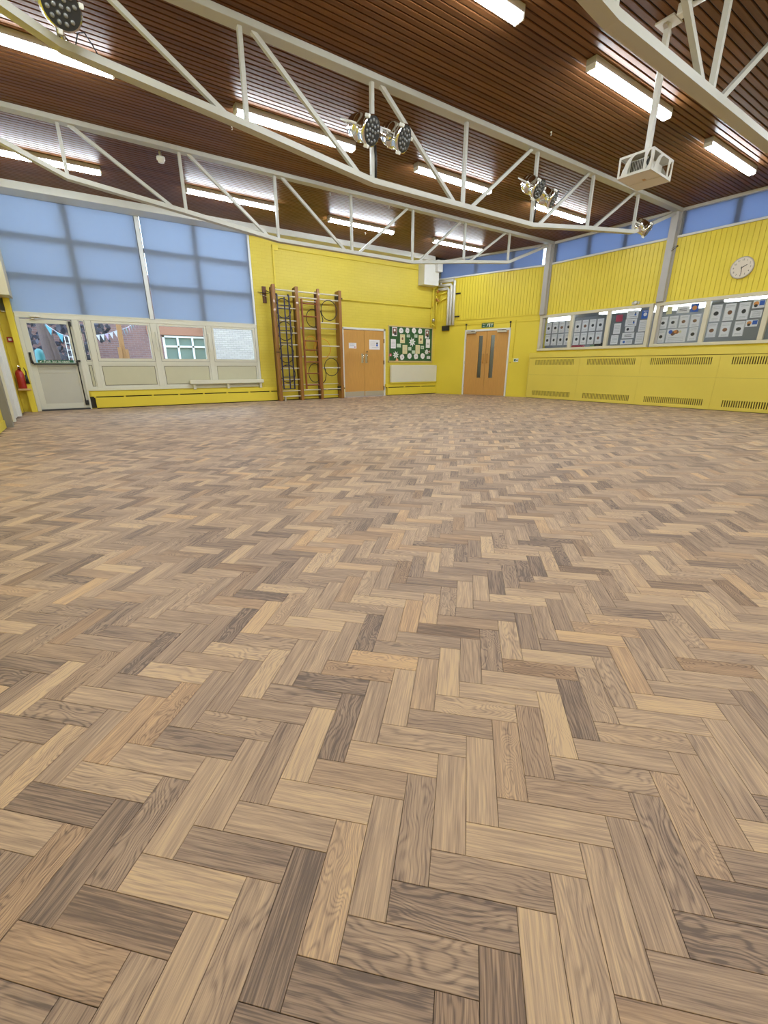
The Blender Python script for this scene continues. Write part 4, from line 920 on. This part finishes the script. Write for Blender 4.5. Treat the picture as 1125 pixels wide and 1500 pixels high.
# ================================================================== CLIMBING FRAME
t = thing('climbing_frame', 'tall wooden folding climbing frame with rungs against the yellow wall', 'climbing frame', T((0, 0, 0)))
YFR = 11.90
def upright(x0, x1, ya, yb, k, z1=2.97, nm='upright'):
    mb = MB(); v = [(x0, ya, 0), (x1, ya, 0), (x1, yb, 0), (x0, yb, 0), (x0, ya, z1), (x1, ya, z1), (x1, yb, z1 - 0.02), (x0, yb, z1 - 0.02)]
    mb.add(v, [(0, 3, 2, 1), (4, 5, 6, 7), (0, 1, 5, 4), (1, 2, 6, 5), (2, 3, 7, 6), (3, 0, 4, 7)], k); return mb.obj(nm, t, bevel=0.006)
upright(4.585, 4.675, YFR, YFR + 0.09, 'frame_wood'); upright(4.60, 4.66, 12.05, 12.14, 'frame_dark', 2.93)
upright(5.235, 5.325, YFR, YFR + 0.10, 'frame_wood'); upright(5.245, 5.315, 12.0, 12.14, 'frame_dark', 2.96)
upright(5.885, 5.955, YFR, YFR + 0.07, 'frame_wood', 2.97); upright(5.89, 5.95, 12.06, 12.14, 'frame_dark', 2.92)
upright(6.56, 6.65, YFR, 12.14, 'frame_wood', 2.98)
def rung(xa, xb, y, z, k='rung', r=0.016, nm='rung'): MB().tube([(xa, y, z), (xb, y, z)], r, k, 8).obj(nm, t)
for z in (2.85, 2.71): rung(4.63, 6.60, YFR + 0.045, z, 'rung', 0.02, 'top_rail')
for z in (2.42, 2.11, 1.80, 1.50, 1.19, 0.88, 0.58, 0.27, 0.12): rung(4.63, 5.28, YFR + 0.045, z)
for z in (1.93, 1.19, 0.28, 0.13): rung(5.28, 5.92, YFR + 0.045, z)
for z in (2.11, 1.49, 0.89, 0.29): rung(5.92, 6.60, YFR + 0.045, z)
for z in (1.97, 1.20, 0.43, 0.11): rung(4.63, 6.60, 12.10, z, 'rung', 0.013)
for x, z in ((6.58, 2.78), (6.58, 0.30)): MB().box(x - 0.05, x - 0.005, YFR + 0.04, 12.1, z - 0.06, z + 0.06, 'black').lathe([(0.02, 0), (0.02, 0.05)], 'black', 10, (6.65, YFR + 0.05, z), 'x').obj('bolt_fitting', t)
MB().tube([(4.50, 12.1, 2.82), (4.60, 12.0, 2.76), (4.60, 11.95, 2.70)], 0.012, 'black', 6).obj('wall_stay', t)
MB().tube([(4.565, YFR - 0.005, 1.30), (4.67, YFR - 0.01, 1.30), (4.69, YFR - 0.01, 1.305)], 0.010, 'black', 6).obj('strap', t)
MB().box(4.72, 4.76, YFR - 0.02, YFR + 0.03, 0.0, 0.12, 'alu').obj('floor_bolt', t)
MB().box(5.0, 5.12, YFR + 0.05, 12.1, 0.55, 0.60, 'frame_dark').obj('foot_block', t)
# navy steel ladder hung in the first bay
t2 = thing('steel_ladder', 'navy steel ladder hung in the left bay of the climbing frame', 'ladder', T((0, YFR - 0.04, 0)))
for x0, x1 in ((4.69, 4.705), (5.02, 5.03)): MB().bar((x0, 0, 2.72), (x1, 0, 0.32), 0.03, 0.03, 'navy', (0, 1, 0)).obj('rail', t2)
MB().bar((4.90, 0.03, 2.68), (4.91, 0.03, 0.34), 0.03, 0.02, 'navy', (0, 1, 0)).obj('centre_rail', t2)
for z in (2.47, 2.39, 2.16, 1.85, 1.54, 1.23, 0.94, 0.65, 0.33): MB().tube([(4.69, 0, z), (5.03, 0, z)], 0.012, 'navy', 8).obj('rung', t2)
for i, s_ in enumerate((4.695, 5.02)): MB().tube([(s_, 0, 2.70), (s_, 0.02, 2.745), (s_, 0.07, 2.745), (s_, 0.09, 2.70)], 0.012, 'navy', 6).obj('hook', t2)
# wooden ladder in the second bay
t2 = thing('wooden_ladder', 'red-brown wooden ladder hung in the middle bay of the climbing frame', 'ladder', T((0, YFR - 0.04, 0)))
for x in (5.385, 5.83): MB().bar((x, 0, 2.67), (x + 0.01, 0, 0.31), 0.045, 0.05, 'ladder_wood', (0, 1, 0)).obj('rail', t2, bevel=0.006)
for z in (2.56, 2.24, 1.61, 1.37, 1.05, 0.74, 0.42): MB().tube([(5.385, 0, z), (5.84, 0, z)], 0.018, 'ladder_wood', 8).obj('rung', t2)
MB().tube([(5.385, 0, 2.62), (5.83, 0, 2.62)], 0.014, 'rung', 8).obj('top_bar', t2)
# hoops
def hoop(x, y, z, r, k, label, rx=None):
    rx = rx or r
    tag(MB().tube([(x + rx * math.cos(R(a)), y, z + r * math.sin(R(a))) for a in range(0, 360, 12)], 0.011, k, 6, closed=True).obj('hoop', None, None), label, 'hoop', 'hoops hung in the climbing frame')
for i, z in enumerate((2.42, 1.85, 1.27, 0.73)): hoop(4.92, 12.03, z, 0.24, 'hoop_black', '%s black hoop from the top behind the navy ladder' % ordn[i], 0.22)
hoop(5.78, 12.03, 2.22, 0.23, 'hoop_black', 'upper black hoop behind the wooden ladder', 0.20)
hoop(5.68, 12.03, 1.55, 0.20, 'hoop_orange', 'orange hoop behind the wooden ladder', 0.17)
hoop(5.76, 12.03, 0.75, 0.26, 'hoop_black', 'lower black hoop behind the wooden ladder', 0.20)
hoop(6.25, 11.93, 2.44, 0.26, 'hoop_black', 'upper black hoop in the open right bay', 0.25)
hoop(6.265, 11.93, 0.91, 0.245, 'hoop_black', 'lower black hoop in the open right bay', 0.235)
hoop(6.05, 12.06, 1.42, 0.27, 'hoop_orange', 'orange hoop in the open right bay')
tag(MB().tube([(5.99, 11.96, 2.42), (6.03, 11.96, 2.3), (6.06, 11.96, 2.18), (6.04, 11.96, 2.12)], 0.012, 'black', 6).obj('strap', None, None), 'short black strap hanging beside upper right hoop', 'strap')
tag(MB().tube([(6.06, 11.96, 0.88), (6.09, 11.96, 0.7), (6.06, 11.96, 0.55), (5.98, 11.96, 0.46)], 0.012, 'black', 6).obj('strap', None, None), 'short black strap hanging beside lower right hoop', 'strap')
t = thing('wall_bracket', 'dark wooden wall bracket with rod left of the climbing frame', 'bracket', back(4.49, 2.74))
MB().box(-0.05, 0.05, -0.2, 0.2, 0, 0.04, 'frame_dark').obj('block', t, bevel=0.005)
MB().tube([(-0.18, 0.05, 0.03), (0.1, 0.03, 0.10)], 0.008, 'black', 6).tube([(-0.12, 0.0, 0.05), (0.06, -0.06, 0.09)], 0.006, 'alu', 6).obj('rod', t)

# ================================================================== BOXES, PIPES AND CONDUITS
t = thing('boiler_box', 'white boxed unit high on the back wall by the corner', 'unit', T((0, 0, 0)))
MB().box(9.72, 10.33, 11.93, YB - 0.002, 3.43, 4.082, 'white').obj('casing', t, bevel=0.005)
MB().box(10.16, 10.37, 11.80, 11.93, 3.82, 4.15, 'white').box(10.20, 10.33, 11.795, 11.80, 3.86, 4.08, 'bulk').obj('control_box', t, bevel=0.004)
t = thing('white_pipes', 'three white boxed pipes dropping beside the double doors', 'pipes', splay(0, 0, 0.0))
for i, (x, zt) in enumerate(((-3.23, 3.36), (-3.13, 3.47), (-3.02, 3.59))):
    MB().tube([(-3.62, zt, 0.06), (x - 0.03, zt, 0.06), (x, zt - 0.03, 0.06), (x, 2.24, 0.06)], 0.042, 'white', 10).obj('pipe', t)
MB().tube([(-3.52, 3.62, 0.06), (-3.54, 3.48, 0.06), (-3.46, 3.46, 0.06)], 0.03, 'white', 8).obj('bend', t)
tag(MB().box(-0.12, 0.12, -0.08, 0.07, 0, 0.1, 'black').obj('black_box', None, splay(3.30, 2.16)), 'black box at the foot of the white pipes', 'box')
for z, lab in ((3.19, 'upper dark bracket arm right of the white pipes'), (2.50, 'lower dark bracket arm right of the white pipes')):
    tag(MB().box(-0.02, 0.15, -0.02, 0.02, 0, 0.03, 'black').obj('pipe_bracket', None, splay(2.97, z, 0.003)), lab, 'bracket', 'pipe bracket arms')
t = thing('corner_pipework', 'yellow painted pipes and valves in the corner below the white box', 'pipes', T((0, 0, 0)))
c0 = Vector((XC, YB, 0))
for i, pts in enumerate(([(10.33, 12.2, 3.4), (10.33, 12.2, 2.75)], [(10.45, 12.17, 3.4), (10.47, 12.17, 2.15)], [(10.33, 12.2, 2.3), (10.47, 12.16, 2.2)], [(10.47, 12.15, 2.95), (10.62, 11.85, 3.1)], [(10.45, 12.17, 3.2), (10.62, 11.85, 3.25)], [(10.30, 12.2, 2.80), (10.27, 12.2, 2.2)])):
    MB().tube(pts, 0.022, 'yellow', 8).obj('pipe', t)
for p in ((10.47, 12.12, 3.30), (10.44, 12.12, 3.05), (10.50, 12.1, 3.02)): MB().lathe([(0.03, -0.04), (0.045, -0.02), (0.045, 0.02), (0.03, 0.04)], 'brass', 12, p, 'y').obj('valve', t)
MB().lathe([(0.05, 0), (0.05, -0.04)], 'alu', 14, (10.37, 12.19, 2.42), 'y').obj('gauge', t)
t = thing('wall_conduit', 'yellow painted conduit running over the storeroom doors', 'conduit', back(0, 0))
MB().tube([(6.72, 2.80, 0.02), (10.36, 2.80, 0.02)], 0.016, 'yellow', 8).tube([(6.72, 2.77, 0.012), (10.34, 2.77, 0.012)], 0.008, 'yellow', 8).obj('pipe', t)
t = thing('wall_conduit', 'yellow painted conduit high along the back wall under bulkhead', 'conduit', back(0, 0))
MB().tube([(4.83, 3.88, 0.015), (9.72, 3.88, 0.015)], 0.012, 'yellow', 8).obj('pipe', t)
MB().box(4.80, 4.96, 3.83, 3.95, 0.0, 0.04, 'yellow').obj('junction_box', t)
t = thing('wall_conduit', 'thin yellow conduit on the corner wall right of the double doors', 'conduit', splay(0, 0))
MB().tube([(-0.86, 2.27, 0.01), (-0.87, 1.18, 0.01)], 0.009, 'yellow', 8).tube([(-SL + 0.2, 2.22, 0.01), (-0.0, 2.22, 0.01)], 0.006, 'yellow', 8).obj('pipe', t)

# ================================================================== LEFT END: EXTINGUISHER, CALL POINT
t = thing('extinguisher_shelf', 'pale wooden bracket shelf under the fire extinguisher', 'shelf', T((0, 0, 0)))
MB().box(-1.10, -0.88, 12.02, 12.24, 0.455, 0.49, 'shelf').obj('board', t, bevel=0.004)
t = thing('fire_extinguisher', 'red fire extinguisher with black horn on its shelf', 'extinguisher', T((-1.01, 12.12, 0.49)))
MB().lathe([(0.075, 0), (0.08, 0.02), (0.08, 0.30), (0.06, 0.36), (0.025, 0.385), (0.025, 0.41)], 'red', 20).obj('cylinder', t)
MB().bar((0, 0.0, 0.42), (0.02, -0.10, 0.45), 0.025, 0.015, 'chrome').bar((0, 0, 0.40), (0.02, -0.09, 0.40), 0.025, 0.012, 'black').obj('handle', t)
MB().tube([(0.03, 0, 0.41), (0.09, -0.03, 0.42), (0.11, -0.04, 0.34), (0.10, -0.05, 0.24)], 0.012, 'black', 8).tube([(0.10, -0.05, 0.28), (0.10, -0.05, 0.1)], [0.018, 0.034], 'black', 10).obj('hose_horn', t)
t = thing('fire_call_point', 'small red fire alarm call point above the extinguisher', 'alarm', back(-1.03, 1.46, 0.0))
MB().box(-0.05, 0.05, -0.05, 0.05, 0, 0.05, 'red').obj('box', t, bevel=0.005)
MB().box(-0.025, 0.025, -0.02, 0.025, 0.05, 0.053, 'paper').obj('glass', t)

# ================================================================== OUTSIDE
struct(MB().box(-14, 30, YB + 0.2, 40, -0.12, -0.02, 'tarmac').obj('ground'))
t = thing('brick_building', 'red brick building with white window across the playground', 'building', frame((0, 20, 0), (1, 0)))
MB().box(-3, 3.02, 0, 4.2, -4, 0, 'red_brick').box(4.70, 9, 0, 4.2, -4, 0, 'red_brick').box(3.02, 4.70, 0, 0.5, -4, 0, 'red_brick').box(3.02, 4.70, 2.10, 4.2, -4, 0, 'red_brick').obj('wall', t)
MB().box(2.5, 4.76, 2.12, 2.48, 0.0, 0.05, 'fascia').obj('fascia', t)
fr = MB().box(3.02, 3.10, 0.5, 2.10, -0.1, 0, 'upvc').box(4.62, 4.70, 0.5, 2.10, -0.1, 0, 'upvc').box(3.02, 4.70, 2.03, 2.10, -0.1, 0, 'upvc').box(3.02, 4.70, 0.5, 0.58, -0.1, 0, 'upvc').box(3.02, 4.70, 1.66, 1.73, -0.1, 0.005, 'upvc').box(3.54, 3.61, 0.5, 2.10, -0.1, 0.005, 'upvc').box(4.10, 4.17, 0.5, 2.10, -0.1, 0.005, 'upvc').obj('window_frame', t)
for (a, b) in ((3.10, 3.54), (3.61, 4.10), (4.17, 4.62)):
    for (z0, z1) in ((0.58, 1.66), (1.73, 2.03)): MB().box(a, b, z0, z1, -0.08, -0.07, 'pane_out').obj('pane', fr)
t = thing('pale_brick_wing', 'pale painted brick wing seen through the rightmost window', 'building', frame((0, 19.45, 0), (1, 0)))
MB().box(4.80, 13, 0, 3.0, -0.49, 0, 'pale_brick').obj('wall', t)
MB().box(4.7, 13, 3.0, 3.15, -0.49, 0.12, 'bulk').obj('roof_edge', t)
t = thing('timber_post', 'orange-brown timber post outside the left window', 'post', T((1.17, 15, 0)))
MB().bar((0.0, 0, 0), (0.03, 0, 3.0), 0.12, 0.12, 'timber', (0, 1, 0)).obj('shaft', t)
MB().bar((-0.07, -0.05, 0), (-0.06, -0.05, 1.45), 0.10, 0.06, 'timber', (0, 1, 0)).bar((0.12, -0.04, 0), (0.11, -0.04, 1.40), 0.08, 0.06, 'timber', (0, 1, 0)).obj('side_board', t)
t = thing('tree', 'dark tree with pale streaked trunk outside the exit door', 'tree', T((-0.5, 16.2, 0)))
MB().tube([(0.0, 0, 0), (-0.03, 0, 1.1), (-0.08, 0, 2.2), (-0.1, 0, 4.5)], [0.22, 0.17, 0.15, 0.1], 'bark', 12).tube([(0.16, -0.1, 0), (0.1, -0.1, 1.2), (0.0, -0.1, 2.1), (-0.05, -0.05, 2.9)], [0.10, 0.08, 0.07, 0.05], 'bark', 10).obj('trunk', t)
lv = MB(); q = random.Random(5)
for i in range(5200):
    x, y, z = q.uniform(-5.5, 1.6), q.uniform(0.9, 2.2), q.uniform(0.0, 5.2)
    if x > 1.0 and z < 1.7: continue
    a, b = q.uniform(0, 6.28), q.uniform(-1, 1); r = q.uniform(0.06, 0.13)
    u = Vector((math.cos(a), b * .5, math.sin(a))).normalized() * r; v = Vector((-math.sin(a), b, math.cos(a))).normalized() * r * .6
    c = Vector((x, y, z)); lv.add([c - u, c - v, c + u, c + v], [(0, 1, 2, 3)], 'leaf')
tag(lv.obj('foliage', t), kind='stuff')
def bunting(p0, p1, n, sag, cols, size, label):
    t = thing('bunting', label, 'bunting', T(p0)); d = Vector(p1) - Vector(p0)
    P = lambda k: d * k + Vector((0, 0, -sag * 4 * k * (1 - k)))
    MB().tube([P(i / 16) for i in range(17)], 0.006, 'flag_w', 5).obj('string', t)
    for i in range(n):
        c = P((i + .5) / n); e = d.normalized() * size * .45
        MB().add([c - e, c + e, c + Vector((0.02, 0, -size)), c - e + Vector((0, .004, 0)), c + e + Vector((0, .004, 0)), c + Vector((0.02, .004, -size))], [(0, 1, 2), (3, 5, 4), (0, 2, 5, 3), (1, 4, 5, 2), (0, 3, 4, 1)], cols[i % len(cols)]).obj('flag', t)
bunting((-0.55, 16.0, 2.12), (0.12, 15.42, 1.70), 3, 0.10, ('flag_t', 'flag_t', 'flag_w'), 0.24, 'turquoise bunting seen through the exit door glass')
bunting((0.42, 16.0, 1.82), (1.14, 14.93, 1.90), 7, 0.06, ('flag_w', 'flag_p', 'flag_w'), 0.17, 'white and lilac bunting left of the timber post outside')
bunting((1.26, 14.95, 1.93), (2.3, 20.0, 2.75), 8, 0.08, ('flag_t', 'flag_t', 'flag_p'), 0.20, 'turquoise bunting right of the timber post outside')
tag(MB().lathe([(0.05, 0.75), (0.09, 0.80), (0.105, 0.95), (0.105, 1.25), (0.085, 1.36), (0.03, 1.40)], 'turq', 18).tube([(0, 0, 0), (0, 0, 0.76)], 0.02, 'white', 8).obj('turquoise_drum', None, T((-0.74, 15.0, -0.02))), 'turquoise rounded drum on a stand outside the exit door', 'drum')
t = thing('trellis', 'white trellis panel outside at the right of the exit door glass', 'trellis', T((0.0, 15.4, 0)))
for i in range(4): MB().box(-0.13 + i * 0.09, -0.115 + i * 0.09, 0, 0.02, 0, 1.72, 'upvc').obj('upright', t)
for i in range(9): MB().box(-0.13, 0.15, -0.01, 0.0, 0.1 + i * 0.18, 0.115 + i * 0.18, 'upvc').obj('rail', t)

bpy.context.view_layer.update()
